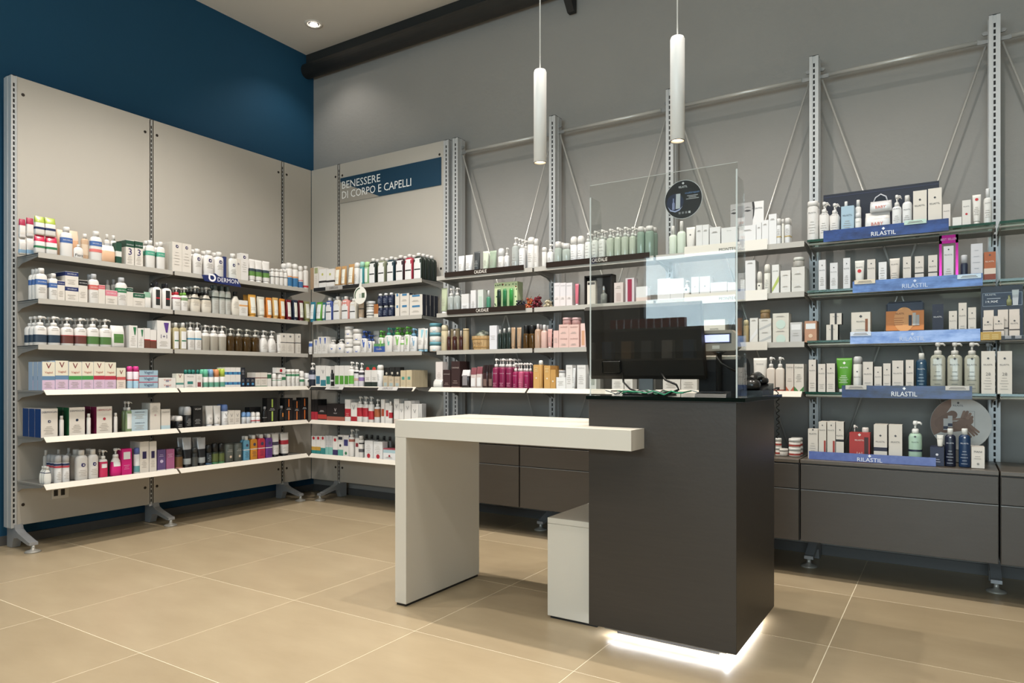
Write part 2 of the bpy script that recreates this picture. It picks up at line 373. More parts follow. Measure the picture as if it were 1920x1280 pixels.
# ------------------------------------------------------------------ counter and desk
m_white=mat('d6cfc2',.38,noise=(4,.45,(1,1,1),'d2cbbe'))
m_ctr=mat('3b352f',.42,noise=(3.5,.4,(2,2,30),'332e29'),bump=(70,.1))
bx0,bx1,by0,by1=-1.283,-.675,2.63,3.28; bz=.047
ct=thing('service_counter','tall dark brown service counter block with a glass top','counter',((bx0+bx1)/2,(by0+by1)/2,0))
cw,cdp=(bx1-bx0)/2,(by1-by0)/2
MB().bbox((-cw,-cdp,bz),(cw,cdp,.986),.0015).obj('body',m_ctr,ct)
MB().box((-cw+.09,-cdp+.09,0),(cw-.09,cdp-.09,bz)).obj('plinth',m_dark,ct)
MB().bbox((-cw-.006,-cdp-.008,.986),(cw+.03,cdp,.990),.001).obj('frame_plate',mat('2a2622',.3),ct)
gt=MB().box((-cw-.008,-cdp-.01,.990),(cw+.034,cdp,1.004)).obj('glass_top',mat('0c1512',.08,spec=.6),ct)
MB().box((-cw+.06,-cdp+.0275,bz-.013),(cw-.045,-cdp+.0455,bz)).obj('light_profile',mat('8a8a88',.35,.6),ct)
MB().box((cw-.0455,-cdp+.04,bz-.013),(cw-.0275,cdp-.03,bz)).obj('light_profile',mat('8a8a88',.35,.6),ct)
led=mat('f6faff',.5,emit=45)
MB().box((-cw+.06,-cdp+.046,bz-.012),(cw-.046,-cdp+.058,bz-.001)).obj('light_strip',led,ct)
MB().box((cw-.058,-cdp+.046,bz-.012),(cw-.046,cdp-.03,bz-.001)).obj('light_strip',led,ct)
dk=thing('white_desk','white waterfall desk with one slab leg joined to the counter','desk',(-2.235,2.495,0))
MB().bbox((0,0,.012),(.068,.6,.796),.0012).obj('leg',m_white,dk)
MB().box((.006,.006,0),(.062,.594,.012)).obj('leg_foot',m_dark,dk)
MB().prism([(0,0),(1.198,0),(1.198,by0-2.495-.001),(bx0+2.235-.001,by0-2.495-.001),(bx0+2.235-.001,.6),(0,.6)],'z',.797,.877).obj('desk_top',m_white,dk)
lb=thing('low_cabinet','low white cabinet tucked between desk and dark counter','cabinet',(-1.534,2.725,0))
MB().bbox((0,0,.012),(.249,.5,.425),.0012).obj('body',m_white,lb)
MB().bbox((0,0,.426),(.249,.5,.451),.0012).obj('top',m_white,lb)
MB().box((.01,.01,0),(.24,.49,.012)).obj('plinth',m_dark,lb)
# plexiglass screen
m_plexi=glassmat('plexiglass','fbfcfb',1.0); m_pedge=mat('e6ebe8',.2,alpha=.55,spec=.8)
px=thing('plexiglass_screen','clear plexiglass sneeze guard standing on the dark counter','screen',((bx0+bx1)/2,by0+.012,1.004))
MB().box((-cw,0,0),(cw,.005,.88)).obj('front_pane',m_plexi,px)
for s in (-1,1):
    x=s*(cw-.0025)
    o=MB().prism([(.0055,0),(.145,0),(.10,.80),(.085,.83),(.0055,.83)],'x',x-.0025,x+.0025).obj('side_pane',m_plexi,px)
    MB().box((x-.003,-.0008,0),(x+.003,.0002,.855 if s>0 else .83)).obj('bright_edge',m_pedge,o)
MB().box((-cw,0,.88),(cw,.005,.8812)).obj('top_edge',m_pedge,px)
# round sticker on the screen
rs=thing('round_sticker','round black sticker with product picture on the plexiglass screen','sticker',(-.885,by0+.022,1.775))
seg=40
MB().prism([(.0755*math.cos(2*PI*k/seg),.0755*math.sin(2*PI*k/seg)) for k in range(seg)],'y',-.001,.001).obj('border',mat('d8d8d8',.4),rs)
MB().prism([(.0735*math.cos(2*PI*k/seg),.0735*math.sin(2*PI*k/seg)) for k in range(seg)],'y',-.0018,-.001).obj('disc',mat('211c1b',.3),rs)
MB().prism([(-.032+.034*math.cos(2*PI*k/seg),-.008+.034*math.sin(2*PI*k/seg)) for k in range(seg)],'y',-.0021,-.0018).obj('picture_ground',mat('272c47',.4),rs)
MB().prism([(-.03,-.034),(-.012,-.034),(-.011,.024),(-.028,.024)],'y',-.0026,-.0021).obj('picture_tube',mat('c9ccd0',.4),rs)
MB().prism([(-.044,-.036),(-.034,-.036),(-.034,-.012),(-.037,-.006),(-.037,.008),(-.041,.008),(-.041,-.006),(-.044,-.012)],'y',-.0026,-.0021).obj('picture_dropper',mat('8d93b8',.4),rs)
MB().prism([(-.062,-.022),(-.05,-.036),(-.032,-.042),(-.014,-.036),(-.002,-.026),(-.014,-.041),(-.032,-.047),(-.052,-.04)],'y',-.0026,-.0021).obj('picture_splash',mat('b8bfe0',.4),rs)
write(rs,'RILASTIL',.034,.008,'e8e8e8',(0,-.0022,.049)); MB().prism([(0,.068),(.005,.063),(0,.058),(-.005,.063)],'y',-.0026,-.0018).obj('emblem',mat('e8e8e8',.4),rs)
write(rs,'multirepair',.058,.010,'6f93c4',(.037,-.0022,.022))
for k,wd_ in enumerate((.042,.03,.05)): MB().box((.037-wd_/2,-.0024,.010-k*.006),(.037+wd_/2,-.0018,.0125-k*.006)).obj('print_line',mat('bdbdbd',.5),rs)
for k in range(4): MB().box((-.018+k*.013,-.0024,-.056),(-.010+k*.013,-.0018,-.048)).obj('symbol',mat('8a8a8a' if k<3 else 'e0e0e0',.5),rs)
# pendants
for i,(x,y,lab) in enumerate(((-1.63,2.825,'left white cylinder pendant lamp over the white desk'),(-.966,2.82,'right white cylinder pendant lamp over the dark counter'))):
    t=thing('pendant_lamp',lab,'pendant lamp',(x,y,2.085-.02*i),0,'white cylinder pendant lamps'); h=.435
    MB().rings([(.0265,.0265,.012),(.0285,.0285,.0),(.03,.03,0),(.03,.03,h-.012),(.026,.026,h-.002),(.02,.02,h)],seg=28,caps=(False,True)).obj('cylinder_shade',mat('f0eeea',.4),t)
    MB().rings([(.0275,.0275,-.0012),(.0303,.0303,-.0012),(.0303,.0303,.0015),(.0275,.0275,.0015)],seg=28,caps=(False,False)).obj('rim',mat('6a6560',.4),t)
    MB().rings([(.0262,.0262,.0125),(.0262,.0262,.014)],seg=20).obj('lamp',mat('ffe6bd',.5,emit=6),t)
    MB().tube([(0,0,h),(0,0,CEIL-(2.085-.02*i))],.0032,8).obj('cable',mat('e2e0dc',.5),t)
    MB().rings([(.045,.045,CEIL-(2.085-.02*i)-.025),(.045,.045,CEIL-(2.085-.02*i))],seg=24).obj('ceiling_rose',mat('e6e4e0',.4),t)
    l=D.lights.new('pendant','SPOT'); l.energy=14; l.color=(1,.88,.7); l.spot_size=math.radians(80); l.spot_blend=.6; l.shadow_soft_size=.02
    o=D.objects.new('pendant_beam',l); COL.objects.link(o); o.parent=t; o.location=(0,0,.005)

# island display behind the photographer (seen only as a reflection in the plexiglass)
t=thing('display_island','dark island display unit standing before the shop window behind the photographer','display',(-2.3,-2.2,0))
MB().bbox((-1.5,-.2,0),(1.5,.2,.12),.004).obj('plinth',m_dark,t)
MB().box((-1.5,-.02,.12),(1.5,.02,1.62)).obj('spine',mat('3a3632',.5),t)
for z in (.5,.88,1.26,1.6): MB().bbox((-1.5,-.19,z),(1.5,.19,z+.02),.002).obj('shelf',mat('6a655e',.5),t)
for k in range(10): tag(MB().bbox((-.035,-.04,0),(.035,.04,.11),.002).obj('carton',mat('a8342c',.4),None,(-3.3+k*.09,-2.15,1.62)),'%s small red carton from left on the island display behind the photographer'%OR[k],'box','red cartons on the island display')
for k in range(12): tag(MB().bbox((-.06,-.05,0),(.06,.05,.2),.002).obj('carton',mat(('d8d4cc','4a6a8a','c8a070','8a8a88')[k%4],.4),None,(-3.6+k*.24,-2.12,1.281)),'%s upright carton from left on island display middle shelf'%OR[k],'box','cartons on the island display shelf')
# ------------------------------------------------------------------ shop goods
NAMES=dict(box=('carton','box'),bottle=('bottle','bottle'),pump=('pump_bottle','bottle'),tube=('tube','tube'),can=('spray_can','can'),jar=('jar','jar'),rollon=('roll_on','bottle'),pack=('flow_pack','pack'))
GOODS=[]
cur=None
def S(wall,front,z,loc):
    global cur; cur=(wall,front,z,loc)
def supf(rx,ry,n): return lambda x: -ry*max(0.0,1-min(1,abs(x)/rx)**n)**(1/n)
def build(kind,w,h,st,deco=True):
    """parts of one product standing on z=0, centred on the axis, facing -y: list of (name, mesh), depth"""
    P=[]; gl=st.get('gl'); n=4.5 if st.get('sq') else 2.3
    def bm(c,r=.38): return mat(c,.12,alpha=.86,spec=.6) if gl else mat(c,r)
    def add(nm,mb,m): P.append((nm,mb.mesh(nm,m)))
    def shell(prof,z0,z1,off,m,nm,nn):
        zz=[z0]+[z for _,_,z in prof if z0<z<z1]+[z1]; R=[]
        for z in zz:
            for i in range(len(prof)-1):
                a,b=prof[i],prof[i+1]
                if a[2]<=z<=b[2]:
                    t=(z-a[2])/max(1e-9,b[2]-a[2]); R.append((a[0]+(b[0]-a[0])*t+off,a[1]+(b[1]-a[1])*t+off,z)); break
        add(nm,MB().rings(R,nn,20,caps=(False,False)),m)
    def at(prof,z):
        for i in range(len(prof)-1):
            a,b=prof[i],prof[i+1]
            if a[2]<=z<=b[2]:
                t=(z-a[2])/max(1e-9,b[2]-a[2]); return a[0]+(b[0]-a[0])*t,a[1]+(b[1]-a[1])*t
        return prof[-1][:2]
    hb=h
    if kind=='box':
        d=st.get('d') or max(.03,min(.09,.6*w)); hw=w/2; hd=d/2
        bands=st.get('bands') or ((0,1,st['body']),)
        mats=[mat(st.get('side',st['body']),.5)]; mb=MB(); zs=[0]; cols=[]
        for a,b,c in bands:
            if a>zs[-1]+1e-4: cols.append(st['body']); zs.append(a)
            cols.append(c); zs.append(b)
        if zs[-1]<1: cols.append(st['body']); zs.append(1)
        mi={}
        for c in cols:
            if c not in mi: mi[c]=len(mats); mats.append(mat(c,.5))
        for i,c in enumerate(cols):
            z0,z1=zs[i]*h,zs[i+1]*h
            mb.add([(-hw,-hd,z0),(hw,-hd,z0),(hw,-hd,z1),(-hw,-hd,z1)],[(0,1,2,3)],mi[c])
            sm=0 if 'side' in st else mi[c]
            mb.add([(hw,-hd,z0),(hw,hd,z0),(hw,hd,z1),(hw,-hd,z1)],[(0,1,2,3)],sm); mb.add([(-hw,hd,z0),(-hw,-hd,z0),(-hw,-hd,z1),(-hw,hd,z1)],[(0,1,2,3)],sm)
            mb.add([(hw,hd,z0),(-hw,hd,z0),(-hw,hd,z1),(hw,hd,z1)],[(0,1,2,3)],mi[c])
        mb.add([(-hw,-hd,h),(hw,-hd,h),(hw,hd,h),(-hw,hd,h)],[(0,1,2,3)],mi[cols[-1]]); mb.add([(-hw,-hd,0),(-hw,hd,0),(hw,hd,0),(hw,-hd,0)],[(0,1,2,3)],mi[cols[0]])
        P.append(('carton',mb.mesh('carton',mats))); front=lambda x,z:-hd
    else:
        dr=st.get('dr',.85); 
        if kind in('can','jar','rollon'): dr=1.0
        hw=w/2; hd=hw*dr; d=2*hd
        if kind=='bottle':
            ch=st.get('caph',.18)*h; cw=st.get('capw',.5)*hw; hb=h-ch; zs_=hb-min(.3*hb,.7*hw)
            if st.get('oval'): prof=[(hw*.72,hd*.8,0),(hw*.84,hd*.9,hb*.06),(hw*.97,hd,hb*.22),(hw,hd,hb*.38),(hw*.95,hd*.98,hb*.58),(hw*.8,hd*.9,hb*.78),(hw*.5,hd*.7,hb*.93),(cw*.85,cw*.85,hb)]
            else: prof=[(hw*.93,hd*.93,0),(hw,hd,hb*.03),(hw,hd,zs_)]+[(cw*.85+(hw-cw*.85)*math.cos(t*PI/2),min(hd,cw*.85+(hd-cw*.85)*math.cos(t*PI/2)) if hd>cw*.85 else hd+(cw*.85-hd)*t,zs_+(hb-zs_)*math.sin(t*PI/2)) for t in (.35,.65,.88)]+[(cw*.85,min(cw*.85,hd),hb)]
            add('body',MB().rings(prof,n),bm(st['body'])); cy=min(cw,hd)
            add('cap',MB().rings([(cw,cy,hb),(cw,cy,h-ch*.12),(cw*.88,cy*.88,h)],2.2,16),mat(st['cap'],.4)); top=zs_
        elif kind=='pump':
            hp=(.34 if not st.get('squat') else .28)*h; hp=min(hp,.062); hb=h-hp; zs_=hb-min(.22*hb,.6*hw); cw=min(.45*hw,.016)
            if st.get('oval'): prof=[(hw*.85,hd*.85,0),(hw*.95,hd*.95,hb*.05),(hw,hd,hb*.25),(hw*.97,hd,hb*.5),(hw*.8,hd*.85,hb*.78),(hw*.5,hd*.6,hb*.95),(cw,min(cw,hd),hb)]
            else: prof=[(hw*.94,hd*.94,0),(hw,hd,hb*.03),(hw,hd,zs_)]+[(cw+(hw-cw)*math.cos(t*PI/2),cw+(hd-cw)*math.cos(t*PI/2),zs_+(hb-zs_)*math.sin(t*PI/2)) for t in (.4,.7,.9)]+[(cw,cw,hb)]
            add('body',MB().rings(prof,n),bm(st['body']))
            if st.get('sh'): shell(prof,zs_-.02*h,hb,.0005,mat(st['sh'],.4),'shoulder',n)
            add('collar',MB().rings([(cw*1.1,cw*1.1,hb),(cw*1.1,cw*1.1,hb+hp*.3),(cw*.75,cw*.75,hb+hp*.36)],2,16),mat(st['collar'],.4))
            pb=MB().rings([(cw*.32,cw*.32,hb+hp*.34),(cw*.32,cw*.32,hb+hp*.72)],2,10)
            pb.rings([(cw*.62,cw*.62,hb+hp*.7),(cw*.8,cw*.8,hb+hp*.8),(cw*.75,cw*.75,h-.002),(cw*.5,cw*.5,h)],2,12)
            pb.tube([(0,0,hb+hp*.86),(cw*1.5,-cw*.2,hb+hp*.88),(cw*2.1,-cw*.3,hb+hp*.74)],[cw*.42,cw*.34,cw*.24],8)
            add('pump',pb,mat(st['pump'],.35)); top=zs_
        elif kind=='tube':
            ch=.1*h; cw=hw*.78; prof=[(cw*.97,cw*.97,ch),(cw*1.02,cw*1.02,ch+.02*h),(hw*.9,cw*.8,h*.45),(hw*.96,cw*.45,h*.72),(hw,cw*.16,h*.92),(hw,.0018,h)]; hd=cw; d=2*cw
            add('body',MB().rings(prof,2.2),bm(st['body']))
            add('cap',MB().rings([(cw*.88,cw*.88,0),(cw*.9,cw*.9,ch*.1),(cw*.92,cw*.92,ch)],2,16),mat(st['cap'],.4)); top=h*.93
            if st.get('topc'): shell(prof,h*.6,h*.998,.0006,mat(st['topc'],.3,.4),'silver_top',2.2); top=h*.6
            n=2.2
        elif kind=='can':
            ch=st.get('caph',.24)*h; hb=h-ch; prof=[(hw*.95,hd*.95,0),(hw,hd,h*.015),(hw,hd,hb-.012*h),(hw*.95,hd*.95,hb)]; n=2
            add('body',MB().rings(prof,2),bm(st['body']))
            add('cap',MB().rings([(hw*.94,hd*.94,hb),(hw*.94,hd*.94,hb+ch*.6),(hw*.88,hd*.88,hb+ch*.85),(hw*.6,hd*.6,h)] if ch>.1*h else [(hw*1.01,hd*1.01,hb),(hw*1.01,hd*1.01,h)],2),mat(st['cap'],.4)); top=hb*.97
        elif kind=='rollon':
            hb=h*.58; prof=[(hw*.9,hd*.9,0),(hw,hd,h*.04),(hw,hd,hb*.85),(hw*.9,hd*.9,hb)]; n=2
            add('body',MB().rings(prof,2),bm(st['body']))
            add('cap',MB().rings([(hw*.93,hd*.93,hb),(hw*.96,hd*.96,hb+.1*h),(hw*.9,hd*.9,h*.9),(hw*.65,hd*.65,h*.98),(hw*.3,hd*.3,h)],2),mat(st['cap'],.4)); top=hb*.9
        elif kind=='jar':
            ch=.34*h; hb=h-ch; prof=[(hw*.93,hd*.93,0),(hw*.98,hd*.98,h*.05),(hw*.98,hd*.98,hb*.85),(hw*.88,hd*.88,hb)]; n=2
            add('body',MB().rings(prof,2,24),bm(st['body']))
            add('lid',MB().rings([(hw,hd,hb),(hw,hd,h*.96),(hw*.95,hd*.95,h)],2,24),mat(st['lid'],.4)); top=hb*.9
        else:   # flow pack / pouch: soft block, crimped top
            hd=min(.045,hw*.7); d=2*hd; n=4
            prof=[(hw*.92,hd*.8,0),(hw,hd,h*.08),(hw*.99,hd,h*.5),(hw*.97,hd*.85,h*.72),(hw*.95,hd*.4,h*.9),(hw*.95,.0015,h)]
            add('wrapper',MB().rings(prof,4,24),mat(st['body'],.25,coat=.4)); top=h*.95
            shell(prof,h*.66,h*.998,.0006,mat(st['top'],.25,coat=.4),'wrapper_top',4)
        def front(x,z):
            rx,ry=at(prof,z); return supf(max(rx,1e-4),ry,n)(x)
        def clampz(a,b): return max(a*h,prof[0][2]+.0005),min(b*h,top)
        if st.get('lab'):
            a,b,c=st['lab']; z0,z1=clampz(a,b)
            if z1>z0+.002:
                if st.get('lw'): st=dict(st,plate=(z0/h,z1/h,c,st['lw']))
                else: shell(prof,z0,z1,.0006,mat(c,.45),'label',n)
        for a,b,c in st.get('band') or ():
            z0,z1=clampz(a,b)
            if z1>z0+.0008: shell(prof,z0,z1,.0010,mat(c,.45),'band',n)
    if not deco: return P,d
    L={}
    def patch(x0,x1,z0,z1,c,off,nm,nx=6,nz=3):
        x0=max(x0,-hw*.97); x1=min(x1,hw*.97)
        V=[];F=[]
        if kind=='box': nx=nz=1
        for j in range(nz+1):
            for i in range(nx+1):
                x=x0+(x1-x0)*i/nx; z=z0+(z1-z0)*j/nz; V.append((x,front(x,z)-off,z))
        for j in range(nz):
            for i in range(nx): a=j*(nx+1)+i; F.append((a,a+1,a+nx+2,a+nx+1))
        L.setdefault((nm,c),MB()).add(V,F)
    def poly(pts,c,off,nm):
        L.setdefault((nm,c),MB()).add([(x,front(x,z)-off,z) for x,z in pts],[tuple(range(len(pts)))])
    if st.get('plate'):
        a,b,c,f=st['plate']; patch(-f*hw,f*hw,a*h,b*h,c,.0008,'label')
        if st.get('band2'): m_=a+(b-a)*.42; patch(-f*hw*.9,f*hw*.9,m_*h,(m_+.045)*h,st['band2'],.0012,'print_bar',nz=1)
    if st.get('plate2'):
        a,b,c,f,xo=st['plate2']; patch((xo-f/2)*w,(xo+f/2)*w,a*h,b*h,c,.0008,'printed_picture')
    if st.get('stripe'): patch(-.07*w,.07*w,.05*h,.45*h,st['stripe'],.0006,'stripe',2); patch(-.07*w,.07*w,.62*h,.95*h,st['stripe'],.0006,'stripe',2)
    if st.get('tri'):
        zt=.93*h if kind in('box','tube') else (.9*hb if kind in('bottle','pump') else .62*h)
        zb=zt-(.34 if kind!='jar' else .52)*h; xs=(-.02,.14,.26,.36) if kind!='jar' else (-.12,.1,.26,.34); zb=max(zb,.04*h)
        poly([(xs[0]*w,zt),(xs[1]*w,zb),(xs[2]*w,zb),(xs[3]*w,zt)],st['tri'],.0016,'triangle')
    if st.get('tri2'): poly([(-.48*w,.06*h),(.48*w,.42*h),(.48*w,.62*h),(-.48*w,.2*h)],st['tri2'],.0006,'swoosh')
    if st.get('tri3'): poly([(-.5*w,.01*h),(0,.01*h),(-.5*w,.2*h)],st['tri3'],.0006,'corner_print'); poly([(.5*w,.01*h),(.5*w,.2*h),(0,.01*h)],st['tri3'],.0006,'corner_print')
    if st.get('drop'):
        c,z,f=st['drop']; r=f*w/2; z=min(z*h,(h if kind=='box' else top)-r) if kind!='rollon' else z*h
        if int(c[4:],16)>1.6*int(c[:2],16) and int(c[4:],16)>1.6*int(c[2:4],16):
            N=14; V=[];F=[]
            for k in range(N):
                a=2*PI*k/N; q=1.25 if k==N//4+2 else 1
                for rr,ox in ((1.0*q,0),(.48,.12)):
                    x=r*(rr*math.cos(a)+ox); zz=z+r*rr*math.sin(a); V.append((x,front(x,zz)-.0012,zz))
            for k in range(N): a=2*k; b=2*((k+1)%N); F.append((a,b,b+1,a+1))
            L.setdefault(('emblem',c),MB()).add(V,F)
        else: poly([(r*math.cos(2*PI*k/14),z+r*math.sin(2*PI*k/14)) for k in range(14)],c,.0012,'emblem')
    if st.get('dia'):
        z=st['dia']*h+.01; r=min(.008,.1*w); poly([(0,z-r),(r,z),(0,z+r),(-r,z)],st.get('dc','3a3a3e'),.0012,'emblem')
    if st.get('lines'):
        a,b=st['lines']; c=st.get('lc','a59e96'); k=max(2,min(5,int((b-a)*h/.009)))
        for i in range(k):
            z=(a+(b-a)*(i+.5)/k)*h; ww=(.30,.22,.34,.26,.18)[i%5]*w; patch(-ww,ww*.8,z-.0012,z+.0012,c,.0013,'fine_print',4,1)
    if st.get('vee'): st=dict(st,txt2=('V',st['vee'],.4,'7a2233'))
    for key in ('txt','txt2'):
        if st.get(key):
            s_,z,f,c=st[key]; P.append(('lettering',lettering(s_,f*w*(.92 if kind!='box' else 1),None,front,.0014,0,z*h).mesh('lettering',mat(c,.5))))
    for (nm,c),mb in L.items(): P.append((nm,mb.mesh(nm,mat(c,.45))))
    return P,d
HEX=set('0123456789abcdef')
def soft(v):
    # printed inks and plastics are a little less saturated than their nominal colours
    if isinstance(v,(tuple,list)): return tuple(soft(q) for q in v)
    if isinstance(v,str) and len(v)==6 and set(v)<=HEX:
        r,g,b=[int(v[i:i+2],16) for i in (0,2,4)]; l=.3*r+.59*g+.11*b
        return ''.join('%02x'%int(min(226,max(0,l+(c-l)*.87))) for c in (r,g,b))
    return v
def R(kind,desc,items,rows=1,stack=1,back=0,d=None,lp=None,**st):
    wall,fr,z0,loc=cur
    st={k:soft(v) for k,v in st.items()}
    if d: st['d']=d
    w0=sum(i[1] for i in items)/len(items); h0=sum(i[2] for i in items)/len(items)/stack
    parts,dep=build(kind,w0,h0,st); plain=None; nm,cat=NAMES[kind]
    if rows>1: plain=build(kind,w0,h0,st,False)[0]
    order=sorted(range(len(items)),key=lambda k:items[k][0])
    for col,k in enumerate(order):
        it=items[k]; a,w,h=it[:3]; zb=z0+(it[3] if len(it)>3 else 0); h/=stack; sx=w/w0; sz=h/h0; sy=1.0 if kind=='box' else sx
        for lv in range(stack):
            for r in range(rows):
                off=dep*sy/2+back+r*(dep*sy+.004)
                jx=random.uniform(-.001,.001) if r else 0
                loc3=(fr-off,a+jx,zb+lv*h) if wall=='L' else (a+jx,fr+off,zb+lv*h)
                rz=(PI/2 if wall=='L' else 0)+random.uniform(-.012,.012)
                pl=parts if r==0 else plain
                if kind=='box': root=link(nm,pl[0][1],None,loc3,(0,0,rz)); rest=pl[1:]
                else: root=link(nm,None,None,loc3,(0,0,rz)); rest=pl
                root.scale=(sx,sy,sz)
                for pn,me in rest: link(pn,me,root)
                root['category']=cat; root['group']=('%s on %s'%(desc,loc))
                GOODS.append((root,desc,loc,col,len(items),lv,stack,r,rows))
def label_goods():
    LV={1:['']
       ,2:['lower ','upper '],3:['lowest ','middle ','topmost ']}
    RW=['front row','second row','third row','fourth row','fifth row']
    seen={}
    for root,desc,loc,col,nc,lv,ns,r,nr in GOODS:
        s=LV[ns][lv]+desc
        if nr>1: s+=', '+RW[r]
        if nc>1: s+=', %s from left'%OR[col]
        s+=', '+loc
        if len(s.split())>16: print('LONG LABEL',s)
        if s in seen: print('DUP',s)
        seen[s]=1; root['label']=s
S('L',-4.715,1.836,'top left-wall shelf')
R('pack','white flow pack with red top',[(2.0562,0.0561,0.1149),(2.122,0.0636,0.1162)],body='e2deda',top='d81f4a',lab=(0.3,0.42,'2f7d4f'))
R('pack','white flow pack with lime top',[(2.0548,0.0531,0.1143,0.1146),(2.1145,0.0604,0.1157,0.1149)],body='e2deda',top='a3b53a',lab=(0.3,0.42,'22305f'))
R('pack','white flow pack with blue foot',[(2.0147,0.0379,0.1021),(2.0574,0.0415,0.1159)],back=0.13,body='e2deda',top='e8dcd5',lab=(0.1,0.3,'8fb8d8'))
R('pack','white flow pack with crimson top',[(2.0132,0.035,0.1185,0.1019),(2.0559,0.0385,0.1195,0.1157)],back=0.13,body='e2deda',top='b0284a',lab=(0.2,0.3,'dad3c9'))
R('bottle','white bottle with blue label',[(2.2106,0.0721,0.1914)],body='e2deda',cap='e2deda',lab=(0.47,0.64,'3f66ab'),txt=('SAUGELLA',0.56,0.8,'ffffff'),dr=0.6)
R('pack','peach flow pack behind bottle',[(2.2234,0.0632,0.1875),(2.2906,0.0648,0.1926)],back=0.09,body='e0ae86',top='e8c3a8')
R('bottle','small white bottle with script lettering',[(2.2788,0.0579,0.0908)],body='e2deda',cap='e2deda',capw=0.3,txt=('Fiera',0.25,0.85,'222222'),dr=0.5)
R('bottle','tan bottle with white cap',[(2.3323,0.046,0.1718)],back=0.03,body='c9a684',cap='e2deda',lab=(0.2,0.6,'d8c2a8'),dr=0.6)
R('bottle','white bottle with blue and red label',[(2.3907,0.0739,0.196)],body='e2deda',cap='e2deda',lab=(0.5,0.66,'3f66ab'),band=((0.3,0.4,'e0706a'),),txt=('SAUGELLA',0.58,0.8,'ffffff'),dr=0.6)
R('pack','peach pouch gift pack',[(2.4647,0.0931,0.1179)],body='e3b48e',top='f0e2d6')
R('bottle','white bottle behind peach pouch',[(2.4809,0.0347,0.196),(2.5247,0.0388,0.1963)],back=0.05,body='e2deda',cap='e2deda',lab=(0.3,0.7,'b9bcc0'),dr=0.6)
R('box','dark green carton',[(2.5289,0.0353,0.1425)],d=0.05,body='1d4a37',bands=((0.35,0.6,'d8d8d0'),))
R('box','white carton with green top',[(2.6033,0.0562,0.1727),(2.6646,0.0556,0.1755)],rows=2,d=0.06,body='dad3c9',bands=((0.0,0.72,'dad3c9'),(0.72,0.98,'1d4a37')),txt=('SAUGELLA',0.82,0.85,'e8e8e8'),txt2=('3',0.55,0.4,'2a1e6a'),lines=(0.08,0.4))
R('bottle','white bottle with mint label',[(2.7534,0.0669,0.1964),(2.8289,0.0608,0.1975)],rows=2,body='e2deda',cap='e2deda',lab=(0.46,0.62,'4aa68a'),txt=('SAUGELLA',0.54,0.8,'ffffff'),dr=0.6)
R('box','tall white carton with violet drop',[(2.9428,0.0734,0.2135),(3.0173,0.0715,0.2139)],rows=3,d=0.05,body='dad3c9',drop=('2a2260',0.86,0.3),lines=(0.2,0.7))
R('bottle','white bottle with violet drop',[(3.1141,0.0777,0.1924),(3.2085,0.0846,0.1949),(3.2965,0.0825,0.1961)],rows=2,body='e2deda',cap='e2deda',drop=('2a2260',0.62,0.32),lines=(0.3,0.5),dr=0.6)
R('box','narrow navy carton',[(3.3341,0.0232,0.1666)],d=0.06,body='26336e')
R('bottle','broad white flask with violet drop',[(3.4131,0.076,0.2011)],body='e9e2dd',cap='e2deda',drop=('2a2260',0.55,0.3),lines=(0.2,0.4),dr=0.5)
R('box','small white carton beside flask',[(3.4534,0.0361,0.1672)],d=0.05,body='dad3c9',drop=('2a2260',0.75,0.4))
R('box','white carton with violet drop',[(3.5081,0.0685,0.2171)],d=0.05,body='e2deda',drop=('2a2260',0.86,0.36),lines=(0.3,0.7))
R('tube','white tube with green label',[(3.5926,0.0578,0.1851),(3.6573,0.0666,0.1856),(3.7297,0.068,0.1871)],rows=2,body='e2deda',cap='e2deda',lab=(0.28,0.58,'5a8a3a'),band=((0.48,0.6,'33424f'),))
R('bottle','small white bottle with black line',[(3.7877,0.0373,0.1336),(3.8319,0.0405,0.1371),(3.8767,0.0383,0.1407),(3.9193,0.036,0.1418)],rows=2,body='e2deda',cap='e2deda',band=((0.5,0.54,'333333'),),capw=0.7)
R('can','white spray can with blue label',[(3.9653,0.0561,0.2064),(4.0275,0.0571,0.2059)],rows=2,body='e2deda',cap='e2deda',lab=(0.05,0.4,'2f72a8'),band=((0.42,0.46,'e08a3a'),))
R('can','slim white can with blue base',[(4.0824,0.0458,0.195)],body='e2deda',cap='e2deda',lab=(0.05,0.3,'3a6ea5'),band=((0.34,0.37,'c8202f'),))
R('bottle','white bottle with black collar',[(4.1391,0.0501,0.2025)],body='e2deda',cap='e2deda',capw=0.6,band=((0.8,0.84,'17171a'),(0.08,0.16,'c8202f')))
S('L',-4.715,1.556,'second left-wall shelf')
R('bottle','white bottle with blue label',[(2.0657,0.0652,0.1923),(2.1332,0.0517,0.1679)],rows=3,body='e2deda',cap='e2deda',lab=(0.47,0.64,'3f66ab'),txt=('SAUGELLA',0.56,0.8,'ffffff'),lines=(0.2,0.4),dr=0.6)
R('box','small white carton with navy top',[(2.1716,0.0417,0.1273)],d=0.05,body='dad3c9',bands=((0,0.78,'dad3c9'),(0.78,0.97,'24306e')),txt=('SAUGELLA',0.87,0.85,'ffffff'),lines=(0.2,0.5))
R('box','wide white carton with navy top',[(2.2343,0.0775,0.1903)],rows=2,stack=2,d=0.08,body='dad3c9',bands=((0,0.72,'dad3c9'),(0.72,0.98,'1f2f6b')),txt=('SAUGELLA',0.85,0.7,'ffffff'),lines=(0.15,0.5))
R('box','white carton with black top',[(2.3014,0.0535,0.1458)],d=0.05,body='dad3c9',bands=((0,0.76,'dad3c9'),(0.76,0.98,'17171a')),txt=('SAUGELLA',0.87,0.85,'ffffff'),lines=(0.2,0.5))
